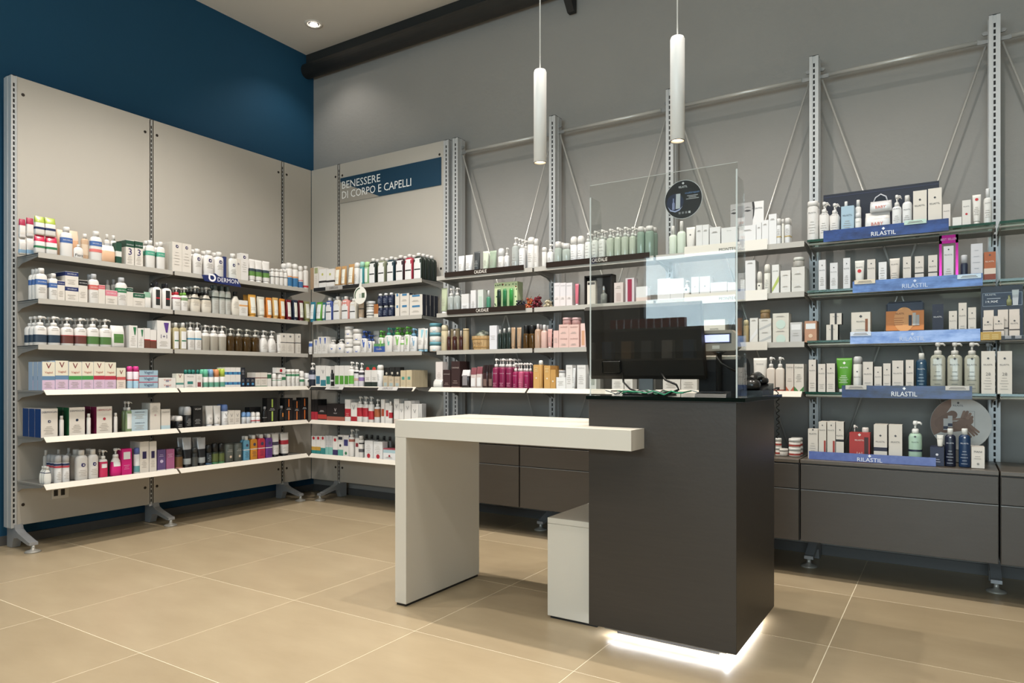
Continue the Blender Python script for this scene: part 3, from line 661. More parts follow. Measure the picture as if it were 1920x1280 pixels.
R('bottle','white bottle with coral label',[(2.3747,0.0651,0.1945)],rows=2,body='e2deda',cap='b9bcc0',lab=(0.47,0.63,'d9685f'),txt=('SAUGELLA',0.55,0.8,'ffffff'),lines=(0.2,0.4),dr=0.6)
R('box','slim white carton with coral top',[(2.4183,0.0407,0.1279)],d=0.05,body='dad3c9',bands=((0,0.78,'dad3c9'),(0.78,0.98,'d9616a')),txt=('SAUGELLA',0.88,0.85,'ffffff'))
R('box','low white carton with pink top',[(2.4802,0.0763,0.0993)],d=0.08,body='dad3c9',bands=((0,0.62,'dad3c9'),(0.62,0.97,'dd8090')),txt=('SAUGELLA',0.8,0.75,'ffffff'),lines=(0.15,0.45))
R('bottle','silver-capped bottle behind carton',[(2.5069,0.0316,0.1783),(2.5475,0.0356,0.1866)],back=0.09,body='e2deda',cap='b9bcc0',dr=0.7)
R('bottle','white bottle with green label',[(2.555,0.0749,0.1934)],body='e2deda',cap='b9bcc0',lab=(0.47,0.63,'2f7d4f'),txt=('SAUGELLA',0.55,0.8,'ffffff'),lines=(0.2,0.4),dr=0.6)
R('box','slim white carton with green top',[(2.6032,0.0417,0.1303)],d=0.05,body='dad3c9',bands=((0,0.78,'dad3c9'),(0.78,0.98,'1d4a37')),txt=('SAUGELLA',0.88,0.85,'ffffff'))
R('box','low white carton with green top',[(2.6657,0.0797,0.1004)],d=0.08,body='dad3c9',bands=((0,0.66,'dad3c9'),(0.66,0.97,'1f5a3e')),txt=('SAUGELLA',0.82,0.75,'ffffff'),lines=(0.15,0.45))
R('pack','white sachet with green print',[(2.7302,0.0455,0.1143)],body='e2deda',top='7fa88f')
R('bottle','white bottle with black cap, upright label',[(2.8006,0.0661,0.1908),(2.8744,0.0698,0.1898)],rows=2,body='e2deda',cap='23232b',capw=0.28,plate=(0.15,0.72,'2b2f2f',0.45),band2='c8202f',dr=0.55)
R('pump','white pump bottle with red label',[(2.9481,0.0613,0.173)],rows=2,body='e2deda',pump='e2deda',collar='c8202f',lab=(0.5,0.66,'d0306a'),lines=(0.2,0.4),dr=0.6)
R('pump','white pump bottle with green collar',[(3.0069,0.0521,0.1755)],rows=2,body='e2deda',pump='e2deda',collar='6fae3c',lab=(0.45,0.6,'7a9a6a'),lines=(0.2,0.4),dr=0.6)
R('pump','beige oval pump bottle',[(3.0969,0.0773,0.197),(3.1885,0.0797,0.199)],rows=3,body='d8cfc0',pump='d8d4cc',collar='1c1c1e',lab=(0.35,0.65,'cfc4b2'),band=((0.5,0.56,'3a3f3c'),),lines=(0.25,0.45),dr=0.55,oval=1)
R('bottle','tall grey bottle with dark cap',[(3.2611,0.0566,0.2231),(3.317,0.0507,0.2232),(3.3682,0.0469,0.2226)],rows=2,body='bdbdb6',cap='55605c',lab=(0.5,0.75,'9fa59c'),band=((0.55,0.6,'2c332f'),),lines=(0.15,0.45),dr=0.6)
R('bottle','beige bottle with black cap',[(3.4382,0.079,0.1885)],body='dcd5c8',cap='17171a',capw=0.42,lines=(0.3,0.6),dr=0.55,oval=1)
R('box','white carton with orange print',[(3.5008,0.0733,0.126)],d=0.06,body='e2deda',bands=((0,0.62,'e2deda'),(0.62,0.72,'e0a05a'),(0.72,1,'e2deda')),lines=(0.2,0.55))
R('tube','large amber tube with white label',[(3.5977,0.0729,0.1835)],rows=2,body='d99a35',cap='d99a35',lab=(0.18,0.88,'e8e2d8'),lw=0.62,lines=(0.3,0.45))
R('tube','white tube with wooden tone with white label',[(3.6804,0.0722,0.1744)],rows=2,body='cfc6b4',cap='cfc6b4',lab=(0.18,0.88,'e8e2d8'),lw=0.62,lines=(0.3,0.45))
R('tube','orange tube with white label',[(3.7546,0.0554,0.1728)],rows=2,body='e0822a',cap='e0822a',lab=(0.18,0.88,'e8e2d8'),lw=0.62,lines=(0.3,0.45))
R('tube','pale amber tube with white label',[(3.8199,0.0591,0.179)],rows=2,body='d2a458',cap='d2a458',lab=(0.18,0.88,'e8e2d8'),lw=0.62,lines=(0.3,0.45))
R('tube','deep orange tube with white label',[(3.8891,0.0576,0.1767)],rows=2,body='d97f22',cap='d97f22',lab=(0.18,0.88,'e8e2d8'),lw=0.62,lines=(0.3,0.45))
R('tube','burgundy tube with white label',[(3.9555,0.0531,0.1739)],rows=2,body='7b1226',cap='7b1226',lab=(0.18,0.88,'e8e2d8'),lw=0.62,lines=(0.3,0.45))
R('tube','navy tube with white label',[(4.0247,0.0513,0.178)],rows=2,body='232b45',cap='232b45',lab=(0.18,0.88,'e8e2d8'),lw=0.62,lines=(0.3,0.45))
R('tube','dark cherry tube with white label',[(4.0868,0.0546,0.1815)],rows=2,body='5f1420',cap='5f1420',lab=(0.18,0.88,'e8e2d8'),lw=0.62,lines=(0.3,0.45))
R('tube','olive tube with white label',[(4.1554,0.0592,0.1785)],rows=2,body='8a8a55',cap='8a8a55',lab=(0.18,0.88,'e8e2d8'),lw=0.62,lines=(0.3,0.45))
S('L',-4.715,1.275,'third left-wall shelf')
R('pump','white pump bottle with navy band',[(2.0628,0.0711,0.1808),(2.1394,0.0702,0.1831)],rows=3,body='e2deda',pump='e2deda',collar='e2deda',lab=(0.1,0.36,'2d3f52'),lines=(0.5,0.62),dr=0.75,band=())
R('pump','white pump bottle with maroon band',[(2.2169,0.0723,0.182),(2.2959,0.0729,0.1842)],rows=3,body='e2deda',pump='e2deda',collar='e2deda',lab=(0.1,0.36,'6b3a33'),lines=(0.5,0.62),dr=0.75,band=((0.36,0.38,'c8202f'),))
R('pump','white pump bottle with green band',[(2.3731,0.075,0.1897),(2.4518,0.0755,0.1882)],rows=3,body='e2deda',pump='e2deda',collar='e2deda',lab=(0.1,0.36,'4e7a3c'),lines=(0.5,0.62),dr=0.75,band=())
R('pack','white pouch with green square',[(2.5292,0.0883,0.1495)],body='e2deda',top='d8d8d4',plate=(0.22,0.62,'4f7f3a',0.72))
R('box','white carton with green triangle',[(2.6251,0.0566,0.1555)],rows=2,d=0.06,body='e2deda',tri='2f7d4f',lines=(0.1,0.55))
R('box','small white carton with green triangle',[(2.6785,0.0428,0.1404)],d=0.05,body='e2deda',tri='2f7d4f',lines=(0.1,0.5))
R('box','white carton with brown foot',[(2.7236,0.0412,0.143),(2.7674,0.0427,0.1344)],d=0.05,body='e2deda',bands=((0,0.42,'6f3f30'),(0.42,0.46,'c8202f'),(0.46,1,'e2deda')))
R('box','large white carton with violet triangle',[(2.8437,0.1006,0.2029)],rows=2,d=0.06,body='e2deda',tri='5b3a92',txt=('1+1',0.45,0.45,'2a1e6a'),lines=(0.1,0.3))
R('bottle','clear bottle of yellow lotion',[(2.9409,0.0469,0.1952),(2.9975,0.054,0.1988)],rows=2,body='c8b98a',cap='d8d8d4',plate=(0.05,0.68,'efece4',0.7),band2='2f7d4f',dr=0.7,gl=1)
R('pump','slim white pump bottle',[(3.0584,0.0509,0.2087),(3.114,0.0518,0.2103)],rows=2,body='e2deda',pump='e2deda',collar='e2deda',band=((0.38,0.43,'4f9ac0'),),lines=(0.1,0.35),dr=0.8,sq=1)
R('pump','grey-beige pump bottle',[(3.1806,0.064,0.1947),(3.251,0.0677,0.1962),(3.3231,0.0665,0.1974)],rows=2,body='a9a294',pump='e2deda',collar='e2deda',lines=(0.1,0.5),dr=0.7,sh='e2deda')
R('pump','amber clear pump bottle',[(3.3976,0.0591,0.1833),(3.4694,0.0653,0.1833),(3.5465,0.0693,0.1835),(3.6267,0.071,0.1838)],rows=2,body='4a3415',pump='c8c4ba',collar='c8c4ba',dr=0.8,gl=1)
R('pump','rounded white pump bottle',[(3.7076,0.0754,0.184),(3.7892,0.0772,0.1842)],rows=2,body='e2deda',pump='e2deda',collar='e2deda',lines=(0.15,0.4),dr=0.8,oval=1)
R('tube','slim white tube',[(3.8536,0.0407,0.1522)],body='e2deda',cap='dad3c9',lines=(0.3,0.5))
R('box','white carton with shield mark',[(3.8896,0.056,0.1688),(3.9573,0.075,0.17),(4.0477,0.0431,0.1725)],rows=2,d=0.05,body='dad3c9',bands=((0,0.52,'dad3c9'),(0.52,0.56,'444444'),(0.56,1,'dad3c9')),lines=(0.1,0.45),drop=('777777',0.85,0.3))
S('L',-4.655,0.998,'fourth left-wall shelf')
R('box','cream carton with blue band',[(2.0728,0.0711,0.1748),(2.1477,0.0739,0.1828)],rows=3,d=0.055,body='e9d9c6',side='a9c0dc',bands=((0,0.36,'d5b8d2'),(0.36,0.5,'5f86ad'),(0.5,1,'ecdcc6')),txt=('Vagisil',0.62,0.62,'c05a4a'),vee=0.86,lines=(0.08,0.3))
R('box','cream carton with green band',[(2.2254,0.0755,0.1775),(2.3001,0.0699,0.1788)],rows=3,d=0.055,body='e9d9c6',side='a9c0dc',bands=((0,0.36,'d5b8d2'),(0.36,0.5,'3f9a4a'),(0.5,1,'ecdcc6')),txt=('Vagisil',0.62,0.62,'c05a4a'),vee=0.86,lines=(0.08,0.3))
R('box','cream carton with red band',[(2.3713,0.0685,0.1801),(2.4422,0.0707,0.1778)],rows=3,d=0.055,body='e9d9c6',side='a9c0dc',bands=((0,0.36,'d5b8d2'),(0.36,0.5,'c02d44'),(0.5,1,'ecdcc6')),txt=('Vagisil',0.62,0.62,'c05a4a'),vee=0.86,lines=(0.08,0.3))
R('box','small cream carton with red band',[(2.5117,0.0578,0.1418)],d=0.05,body='ecdcc6',bands=((0,0.44,'e2d2c6'),(0.44,0.58,'d35a5a'),(0.58,1,'ecdcc6')),vee=0.8,lines=(0.1,0.35))
R('can','pink-capped white spray can',[(2.5767,0.0377,0.1538),(2.6192,0.0401,0.1539)],body='f0d8e0',cap='e0308f',lab=(0.05,0.35,'a8cfe6'),band=((0.38,0.42,'c8202f'),))
R('box','flat pale blue carton with red end',[(2.698,0.1312,0.1272)],stack=3,d=0.04,body='9fc0d2',bands=((0,0.14,'b02a4a'),(0.14,1,'9fc0d2')),side='b8203a',txt=('Vagisil',0.6,0.5,'3a4a7a'))
R('box','flat white carton with orange lettering',[(2.8322,0.1257,0.0758)],stack=2,d=0.04,body='e2deda',txt=('Vagisil',0.55,0.42,'c8604a'),plate=(0.25,0.6,'7ab0d0',0.18))
R('box','cream carton with teal band',[(2.9275,0.0568,0.106)],d=0.05,body='ecdcc6',bands=((0,0.25,'e2deda'),(0.25,0.38,'4f8f86'),(0.38,1,'ecdfd0')),vee=0.82)
R('box','white carton with teal squares',[(3.0058,0.0875,0.0986)],d=0.05,body='e2deda',plate=(0.3,0.5,'2f7f7a',0.5),txt=('TROSYD',0.85,0.6,'777777'),lines=(0.1,0.25))
R('box','white carton with dark red square',[(3.0773,0.047,0.1026)],d=0.05,body='e2deda',plate=(0.1,0.42,'8c3a3f',0.6),lines=(0.6,0.85))
R('can','teal-capped bottle behind cartons',[(3.0289,0.0252,0.134),(3.0584,0.0254,0.1342),(3.0893,0.0278,0.1345),(3.126,0.0238,0.1348)],back=0.08,body='e2deda',cap='1f7f72')
R('can','white deodorant with mint cap',[(3.1403,0.037,0.1384)],rows=2,body='e2deda',cap='5fc09a',caph=0.42,lab=(0.06,0.3,'5f9f86'))
R('can','white deodorant with blue cap',[(3.1844,0.038,0.1388)],rows=2,body='e2deda',cap='7fa6cf',caph=0.42,lab=(0.06,0.3,'5f9f86'))
R('can','white deodorant with orange cap',[(3.2309,0.0408,0.1392)],rows=2,body='e2deda',cap='e08f5a',caph=0.42,lab=(0.06,0.3,'5f9f86'))
R('can','white deodorant with lime cap',[(3.28,0.0401,0.1437)],rows=2,body='e2deda',cap='b0c840',caph=0.42,lab=(0.06,0.3,'5f9f86'))
R('box','white carton with blue wave',[(3.3156,0.0424,0.154),(3.3595,0.0435,0.1545),(3.4047,0.0451,0.1549)],rows=2,stack=2,d=0.05,body='e2deda',bands=((0,0.28,'e2deda'),(0.28,0.55,'3f8fc0'),(0.55,1,'e2deda')),drop=('26408a',0.42,0.4))
R('box','tall black carton with white print',[(3.4501,0.0361,0.0788,0.0746)],d=0.05,body='22242e',lines=(0.3,0.8),lc='b8b8c0')
R('box','small black carton with blue drop',[(3.4501,0.0361,0.0746),(3.4945,0.0381,0.0745),(3.5382,0.0416,0.0744)],d=0.05,body='1d2233',drop=('4f9ad0',0.35,0.5),lines=(0.6,0.85),lc='c0b8b0')
R('box','white carton with dark lines',[(3.5878,0.0477,0.1167),(3.6449,0.0613,0.1169)],rows=2,d=0.05,body='dad3c9',bands=((0,0.08,'4f8a6a'),(0.08,0.6,'dad3c9'),(0.6,0.66,'7a4a44'),(0.66,1,'dad3c9')),lines=(0.2,0.5))
R('box','slim white carton with green foot',[(3.6963,0.0363,0.1128)],d=0.05,body='e2deda',bands=((0,0.6,'e2deda'),(0.6,0.9,'2f6a4a'),(0.9,1,'e2deda')))
R('rollon','white roll-on with green band',[(3.7595,0.0418,0.1088),(3.8129,0.051,0.109)],body='e2deda',cap='e2deda',band=((0.48,0.53,'2f7d4f'),))
R('box','white carton lying on stacked roll-ons',[(3.8114,0.0887,0.0438,0.1133)],d=0.05,body='e2deda',drop=('c8202f',0.45,0.3))
R('box','white carton with green stripe',[(3.842,0.0342,0.1002)],d=0.05,body='e2deda',bands=((0,0.55,'e2deda'),(0.55,0.8,'2f7d4f'),(0.8,1,'e2deda')))
R('can','white spray can with green stripe',[(3.9057,0.0442,0.1449),(3.9501,0.0391,0.1453),(3.9935,0.0408,0.1456)],rows=2,body='e2deda',cap='e2deda',lab=(0.6,0.72,'3f8a5f'),lines=(0.2,0.5))
R('rollon','large white roll-on with green line',[(4.0448,0.0517,0.1324)],body='e2deda',cap='e2deda',band=((0.6,0.64,'2f7d4f'),),lab=(0.3,0.45,'3f8a5f'))
R('rollon','plain white roll-on',[(4.1028,0.0526,0.1145)],body='e2deda',cap='d8d8d8',drop=('555555',0.4,0.4))
S('L',-4.655,0.712,'fifth left-wall shelf')
R('box','large white carton with navy side',[(2.0767,0.0935,0.1744)],rows=3,d=0.075,body='dad3c9',side='20407f',txt=('DERMOCLIN',0.88,0.9,'22305f'),drop=('22305f',0.55,0.18),lines=(0.1,0.4))
R('box','large white carton with green side',[(2.2358,0.0932,0.1765)],rows=2,d=0.075,body='dad3c9',side='1f6a3c',txt=('DERMOCLIN',0.88,0.9,'20304a'),drop=('20304a',0.55,0.18),lines=(0.1,0.4))
R('box','large white carton with maroon side',[(2.403,0.0976,0.1754)],rows=2,d=0.075,body='dad3c9',side='8c1a4a',txt=('DERMOCLIN',0.88,0.9,'b02a3f'),drop=('b02a3f',0.55,0.18),lines=(0.1,0.4))
R('bottle','small white bottle beside large carton',[(2.1498,0.0251,0.1278),(2.3101,0.0244,0.1338),(2.4793,0.0232,0.131)],body='e2deda',cap='e2deda',capw=0.7,dr=0.8)
R('pump','clear green pump bottle',[(2.5701,0.0458,0.2044)],rows=2,body='8fa878',pump='e2deda',collar='e2deda',plate=(0.1,0.6,'e4e8dc',0.7),dr=0.8,gl=1)
R('box','pale blue carton with arc',[(2.6366,0.11,0.145)],stack=2,d=0.05,body='b8cfdc',txt=('DERMOCLIN',0.78,0.6,'26406a'),lines=(0.15,0.6))
R('box','tall white carton with fine print',[(2.7447,0.0724,0.1885)],rows=2,d=0.05,body='dad3c9',drop=('c0a0a0',0.55,0.2),lines=(0.65,0.9))
R('box','white carton with pale blue foot',[(2.8215,0.0658,0.1412)],d=0.05,body='dad3c9',bands=((0,0.2,'b8d2dc'),(0.2,1,'dad3c9')),txt=('Angstrom',0.86,0.8,'8a8a8a'))
R('rollon','black roll-on with white cap',[(2.934,0.0549,0.0901)],rows=2,body='1d1d20',cap='e2deda',lines=(0.1,0.35),lc='b0b0b0')
R('can','black deodorant with grey cap',[(3.0009,0.0541,0.1526)],rows=2,body='1d1d20',cap='cfcfd2',caph=0.4,lines=(0.1,0.45),lc='b0b0b0')
R('box','black carton with white lettering',[(3.0672,0.0732,0.1547)],d=0.06,body='1b1b1d',txt=('VICHY',0.86,0.7,'e8e8e8'),lines=(0.15,0.4),lc='b0b0b0')
R('tube','tapered white bottle with V mark',[(3.1743,0.0617,0.1522),(3.2382,0.0598,0.1519)],rows=2,body='e2deda',cap='cfcfd2',txt=('V',0.38,0.3,'888888'),lines=(0.12,0.22))
R('can','white spray can with blue cap',[(3.3025,0.0505,0.1577)],rows=2,body='eef0f4',cap='5f7fc0',caph=0.32,txt=('V',0.5,0.5,'888888'),lines=(0.15,0.35))
R('box','small white carton with V mark',[(3.3483,0.0489,0.1118),(3.4002,0.0502,0.1097)],d=0.05,body='dad3c9',txt=('V',0.66,0.45,'888888'),lines=(0.2,0.45))
R('rollon','clear roll-on with blue cap',[(3.4672,0.0373,0.0937),(3.5098,0.0412,0.0919)],body='c8ccd0',cap='6f9ad0',lines=(0.1,0.3))
R('rollon','white roll-on with red print',[(3.5537,0.0407,0.09),(3.5982,0.0403,0.088)],body='e8e6e2',cap='e2deda',band=((0.2,0.28,'c8202f'),))
R('box','low black carton behind roll-ons',[(3.6231,0.1065,0.1241)],back=0.08,d=0.06,body='232326')
R('bottle','black bottle with chrome top',[(3.6644,0.0411,0.1281)],body='19191b',cap='9a9a9e',capw=0.5,band=((0.3,0.33,'888888'),))
R('box','black carton with green stripe',[(3.7253,0.0995,0.1957)],d=0.06,body='17171a',stripe='a8c850',lines=(0.48,0.58),lc='d0d0d0')
R('bottle','black bottle with orange stripe',[(3.8304,0.0486,0.1286)],body='19191b',cap='9a9a9e',capw=0.5,plate=(0.3,0.55,'d07a2a',0.25))
R('box','black carton with orange stripe',[(3.8916,0.0825,0.1912),(3.9765,0.0761,0.171),(4.0592,0.078,0.1913)],d=0.06,body='17171a',stripe='d9702a',lines=(0.48,0.58),lc='d0d0d0')
S('L',-4.655,0.426,'bottom left-wall shelf')
R('bottle','small white oval bottle',[(2.0704,0.0444,0.1077)],rows=3,body='ece6dc',cap='ece6dc',capw=0.35,band=((0.62,0.66,'3a3a5a'),),dr=0.5,oval=1)
R('can','white can with red and navy label',[(2.1334,0.0425,0.1718),(2.1778,0.0433,0.1675)],rows=3,body='f0e8ea',cap='b9bcc0',caph=0.28,lab=(0.62,0.7,'2a3a6a'),band=((0.54,0.61,'d84a5a'),),lines=(0.1,0.4))
R('bottle','white bottle at back of cluster',[(2.1394,0.0337,0.193),(2.2124,0.0315,0.1899),(2.2746,0.0355,0.1948)],back=0.17,body='e2deda',cap='e2deda',dr=0.7)
R('bottle','round white bottle with violet drop',[(2.274,0.0738,0.1906),(2.343,0.0609,0.1896)],rows=2,body='e2deda',cap='e2deda',drop=('2f2a70',0.5,0.35),lines=(0.12,0.35),dr=0.8)
R('pump','pink and white pump bottle',[(2.4054,0.0506,0.1788)],rows=2,body='e2deda',pump='e2deda',collar='e2deda',lab=(0.02,0.6,'d8285a'),plate=(0.35,0.5,'e8e8ea',0.7),dr=0.8)
R('pump','bright pink foam pump bottle',[(2.4877,0.073,0.1821)],body='e2187d',pump='e2deda',collar='e2deda',plate=(0.35,0.55,'e6eaf0',0.6),dr=0.7,sh='e2deda',oval=1)
R('box','bright pink carton with white badge',[(2.5497,0.064,0.1745)],d=0.06,body='d81878',plate=(0.6,0.88,'e8ecf2',0.7),lines=(0.2,0.4),lc='f0a0c8')
R('can','white can with blue cap and green foot',[(2.625,0.0394,0.1736)],body='e8eaee',cap='5a6ab0',caph=0.25,lab=(0.06,0.3,'5f9aa0'))
R('box','tall white carton with navy plate',[(2.6685,0.0612,0.2131),(2.7283,0.0508,0.2102)],rows=2,d=0.06,body='dad3c9',plate=(0.45,0.68,'2f2a5a',0.45),lines=(0.15,0.4))
R('box','purple carton with white crest',[(2.7907,0.0581,0.1457)],d=0.05,body='5f4a7f',bands=((0,0.05,'e2deda'),(0.05,1,'5f4a7f')),drop=('c0b0d0',0.45,0.4),lines=(0.65,0.8),lc='c8b8d8')
R('box','mauve carton with white crest',[(2.8553,0.0594,0.1437)],d=0.05,body='a85a86',bands=((0,0.05,'e2deda'),(0.05,1,'a85a86')),lines=(0.6,0.8),lc='e0b8d0')
R('can','black can with orange flowers',[(2.932,0.0549,0.1508)],body='26221f',cap='1b1b1d',caph=0.35,lab=(0.05,0.55,'6a4a2a'),band=((0.0,0.06,'c88a80'),))
R('tube','black tube with silver top',[(2.9958,0.0685,0.2148),(3.11,0.0669,0.2063)],rows=2,body='24262a',cap='17171a',lab=(0.08,0.3,'9aa0a2'),topc='c4c8cc')
R('can','small black patterned can',[(3.0533,0.0423,0.1403)],body='2a2c2a',cap='3a3c3a',caph=0.3,lab=(0.05,0.5,'4a4c48'))
R('can','black can with blue foot',[(3.167,0.047,0.1504)],body='1d2226',cap='151517',caph=0.4,band=((0.0,0.1,'4a6a8a'),),lines=(0.15,0.5),lc='8fa0a8')
R('can','black can with green foot',[(3.2193,0.0505,0.1581),(3.2732,0.0501,0.1537)],body='25301f',cap='151517',caph=0.42,band=((0.0,0.1,'4a8a5a'),),lab=(0.12,0.5,'56632f'))
R('can','plain grey tin cylinder',[(3.3419,0.0791,0.144),(3.421,0.0725,0.1417)],body='5a5f58',cap='4c504a',caph=0.05,drop=('d0b8a0',0.3,0.25),lines=(0.55,0.7),lc='b8b8b0')
R('bottle','square blue bottle with white cap',[(3.4869,0.0535,0.1907)],rows=2,body='5fa0c0',cap='e2deda',capw=0.5,caph=0.16,band=((0.42,0.45,'f0e8e8'),),drop=('444466',0.62,0.4),lines=(0.12,0.35),lc='3a3a5a',dr=0.5,sq=1)
R('bottle','square orange bottle with white cap',[(3.5551,0.0631,0.1942)],rows=2,body='d98a22',cap='e2deda',capw=0.5,caph=0.16,band=((0.42,0.45,'f0e8e8'),),drop=('444466',0.62,0.4),lines=(0.12,0.35),lc='3a3a5a',dr=0.5,sq=1)
R('bottle','square red bottle with white cap',[(3.6275,0.0686,0.195)],rows=2,body='d03048',cap='e2deda',capw=0.5,caph=0.16,band=((0.42,0.45,'f0e8e8'),),drop=('444466',0.62,0.4),lines=(0.12,0.35),lc='3a3a5a',dr=0.5,sq=1)
R('bottle','square violet bottle with white cap',[(3.6994,0.0649,0.1926)],rows=2,body='6a3a92',cap='e2deda',capw=0.5,caph=0.16,band=((0.42,0.45,'f0e8e8'),),drop=('444466',0.62,0.4),lines=(0.12,0.35),lc='3a3a5a',dr=0.5,sq=1)
R('tube','white tube with grey label, black cap',[(3.7742,0.069,0.1917)],rows=2,body='e2deda',cap='17171a',lab=(0.5,0.64,'4a4458'),lines=(0.2,0.4))
R('tube','white tube with red label, black cap',[(3.8713,0.082,0.1894)],rows=2,body='e2deda',cap='17171a',lab=(0.5,0.68,'c02a3a'),lines=(0.2,0.4))
S('B',4.17,1.836,'top shelf under sign')
R('box','brown carton in the corner',[(-4.6895,0.0402,0.1885)],d=0.06,body='a88a6a')
R('box','white carton with leaf picture',[(-4.6379,0.0564,0.1934)],rows=2,d=0.06,body='dad3c9',plate=(0.7,0.95,'9aa070',0.7),lines=(0.2,0.6))
R('box','white carton with black line',[(-4.559,0.0883,0.1685),(-4.4666,0.09,0.1609)],rows=2,d=0.07,body='e2deda',bands=((0,0.3,'e2deda'),(0.3,0.4,'222222'),(0.4,1,'e2deda')),drop=('b8b858',0.72,0.25))
R('tube','orange tube with white label',[(-4.3955,0.0667,0.1764),(-4.3228,0.0596,0.1748),(-4.2388,0.071,0.1855)],body='bf8f56',cap='e2deda',lab=(0.15,0.85,'ece4d6'),lw=0.6,lines=(0.3,0.5))
R('can','slim white spray can',[(-4.1713,0.0519,0.1899)],body='e2deda',cap='e2deda',lines=(0.2,0.5))
R('can','slim teal spray can',[(-4.1103,0.0446,0.1921)],body='2f8a92',cap='9ad0c0',lab=(0.1,0.7,'dfe8e6'),lw=0.6)
R('can','slim green spray can',[(-4.0563,0.0514,0.1873)],body='8fb884',cap='a8d890',lab=(0.1,0.7,'e0ead8'),lw=0.6)
R('bottle','square dark green shampoo bottle',[(-3.9866,0.076,0.2074)],rows=2,body='26302a',cap='e2deda',capw=0.42,caph=0.13,plate=(0.04,0.8,'ece8e2',0.78),band2='222222',dr=0.55,sq=1)
R('bottle','square olive grey shampoo bottle',[(-3.8877,0.081,0.2071)],rows=2,body='7f8468',cap='e2deda',capw=0.42,caph=0.13,plate=(0.04,0.8,'ece8e2',0.78),band2='222222',dr=0.55,sq=1)
R('bottle','square dark teal shampoo bottle',[(-3.7902,0.0795,0.2046)],rows=2,body='1f3a44',cap='e2deda',capw=0.42,caph=0.13,plate=(0.04,0.8,'ece8e2',0.78),band2='222222',dr=0.55,sq=1)
R('bottle','square dark burgundy shampoo bottle',[(-3.6932,0.0864,0.2063)],rows=2,body='331f24',cap='e2deda',capw=0.42,caph=0.13,plate=(0.04,0.8,'ece8e2',0.78),band2='222222',dr=0.55,sq=1)
R('bottle','square red shampoo bottle',[(-3.6007,0.0821,0.2061)],rows=2,body='b02a3f',cap='e2deda',capw=0.42,caph=0.13,plate=(0.04,0.8,'ece8e2',0.78),band2='222222',dr=0.55,sq=1)
R('bottle','square bottle green shampoo bottle',[(-3.5085,0.086,0.2075)],rows=4,body='1d2a20',cap='e2deda',capw=0.42,caph=0.13,plate=(0.04,0.8,'ece8e2',0.78),band2='222222',dr=0.55,sq=1)
S('B',4.17,1.556,'second shelf under sign')
R('tube','teal tube with white label',[(-4.7025,0.0638,0.1753)],body='2a7f9a',cap='2a7f9a',lab=(0.15,0.88,'dfe6e8'),lw=0.6,lines=(0.3,0.5))
R('tube','bright green tube with white label',[(-4.6226,0.0761,0.1708)],body='5fa83a',cap='5fa83a',lab=(0.15,0.88,'dfe6e8'),lw=0.6,lines=(0.3,0.5))
R('tube','dark teal tube with white label',[(-4.555,0.0458,0.1623)],body='2f6a72',cap='2f6a72',lab=(0.15,0.88,'dfe6e8'),lw=0.6,lines=(0.3,0.5))
R('bottle','square blue bottle with white label',[(-4.4885,0.0808,0.1996)],rows=2,body='3a4f9a',cap='e2deda',capw=0.42,caph=0.14,plate=(0.04,0.8,'ece8e2',0.8),band2='333333',dr=0.55,sq=1)
R('bottle','square pale bottle with white label',[(-4.3955,0.0858,0.2031)],rows=2,body='cfcabc',cap='e2deda',capw=0.42,caph=0.14,plate=(0.04,0.8,'ece8e2',0.8),band2='333333',dr=0.55,sq=1)
R('bottle','square pink bottle with white label',[(-4.2963,0.0874,0.1992)],rows=2,body='d88a80',cap='e2deda',capw=0.42,caph=0.14,plate=(0.04,0.8,'ece8e2',0.8),band2='333333',dr=0.55,sq=1)
R('bottle','square cream bottle with white label',[(-4.205,0.0767,0.1736)],rows=2,body='d8d2c4',cap='e2deda',capw=0.42,caph=0.14,plate=(0.04,0.8,'ece8e2',0.8),band2='333333',dr=0.55,sq=1)
R('tube','beige tube with white cap',[(-4.1227,0.0574,0.1467)],body='cdb092',cap='e2deda',band=((0.55,0.6,'333333'),))
R('jar','white jar with grey label',[(-4.0301,0.0796,0.1414)],stack=2,body='dcd8d0',lid='f0eee8',band=((0.35,0.45,'333333'),))
R('box','small brown and cream carton',[(-3.9397,0.0467,0.1123)],d=0.05,body='a8642f',bands=((0,0.3,'e0d4c2'),(0.3,1,'a8642f')))
R('bottle','navy bottle with white cap',[(-3.907,0.054,0.1948),(-3.8473,0.0551,0.1953),(-3.7885,0.0534,0.1959)],rows=2,stack=2,body='1c2744',cap='e8e8ea',capw=0.6,lines=(0.2,0.6),lc='a8b0c8',dr=0.8)
R('box','narrow white carton with blue tab',[(-3.7114,0.0447,0.1842)],stack=2,d=0.06,body='dad3c9',side='23263a',plate=(0.75,0.98,'3f7fb0',0.4))
R('box','white carton with two blue tabs',[(-3.6365,0.0963,0.1794)],rows=3,stack=2,d=0.045,body='dad3c9',side='23263a',plate=(0.8,0.98,'3f7fb0',0.5),lines=(0.3,0.5))
R('box','wide white carton with navy side',[(-3.52,0.1291,0.1637)],rows=4,stack=2,d=0.045,body='dad3c9',side='1f2233',plate=(0.8,0.98,'3f7fb0',0.6),lines=(0.3,0.5))
S('B',4.17,1.275,'third shelf under sign')
R('tube','small white tube with blue corner',[(-4.7261,0.0438,0.1129)],body='e2deda',cap='e2deda',lab=(0.6,0.85,'4a6fc0'))
R('box','slim white carton with blue corner',[(-4.6462,0.0465,0.1281),(-4.594,0.0447,0.1496),(-4.5377,0.0586,0.1479)],rows=2,d=0.05,body='e2deda',tri='3a5fb8',lines=(0.15,0.5))
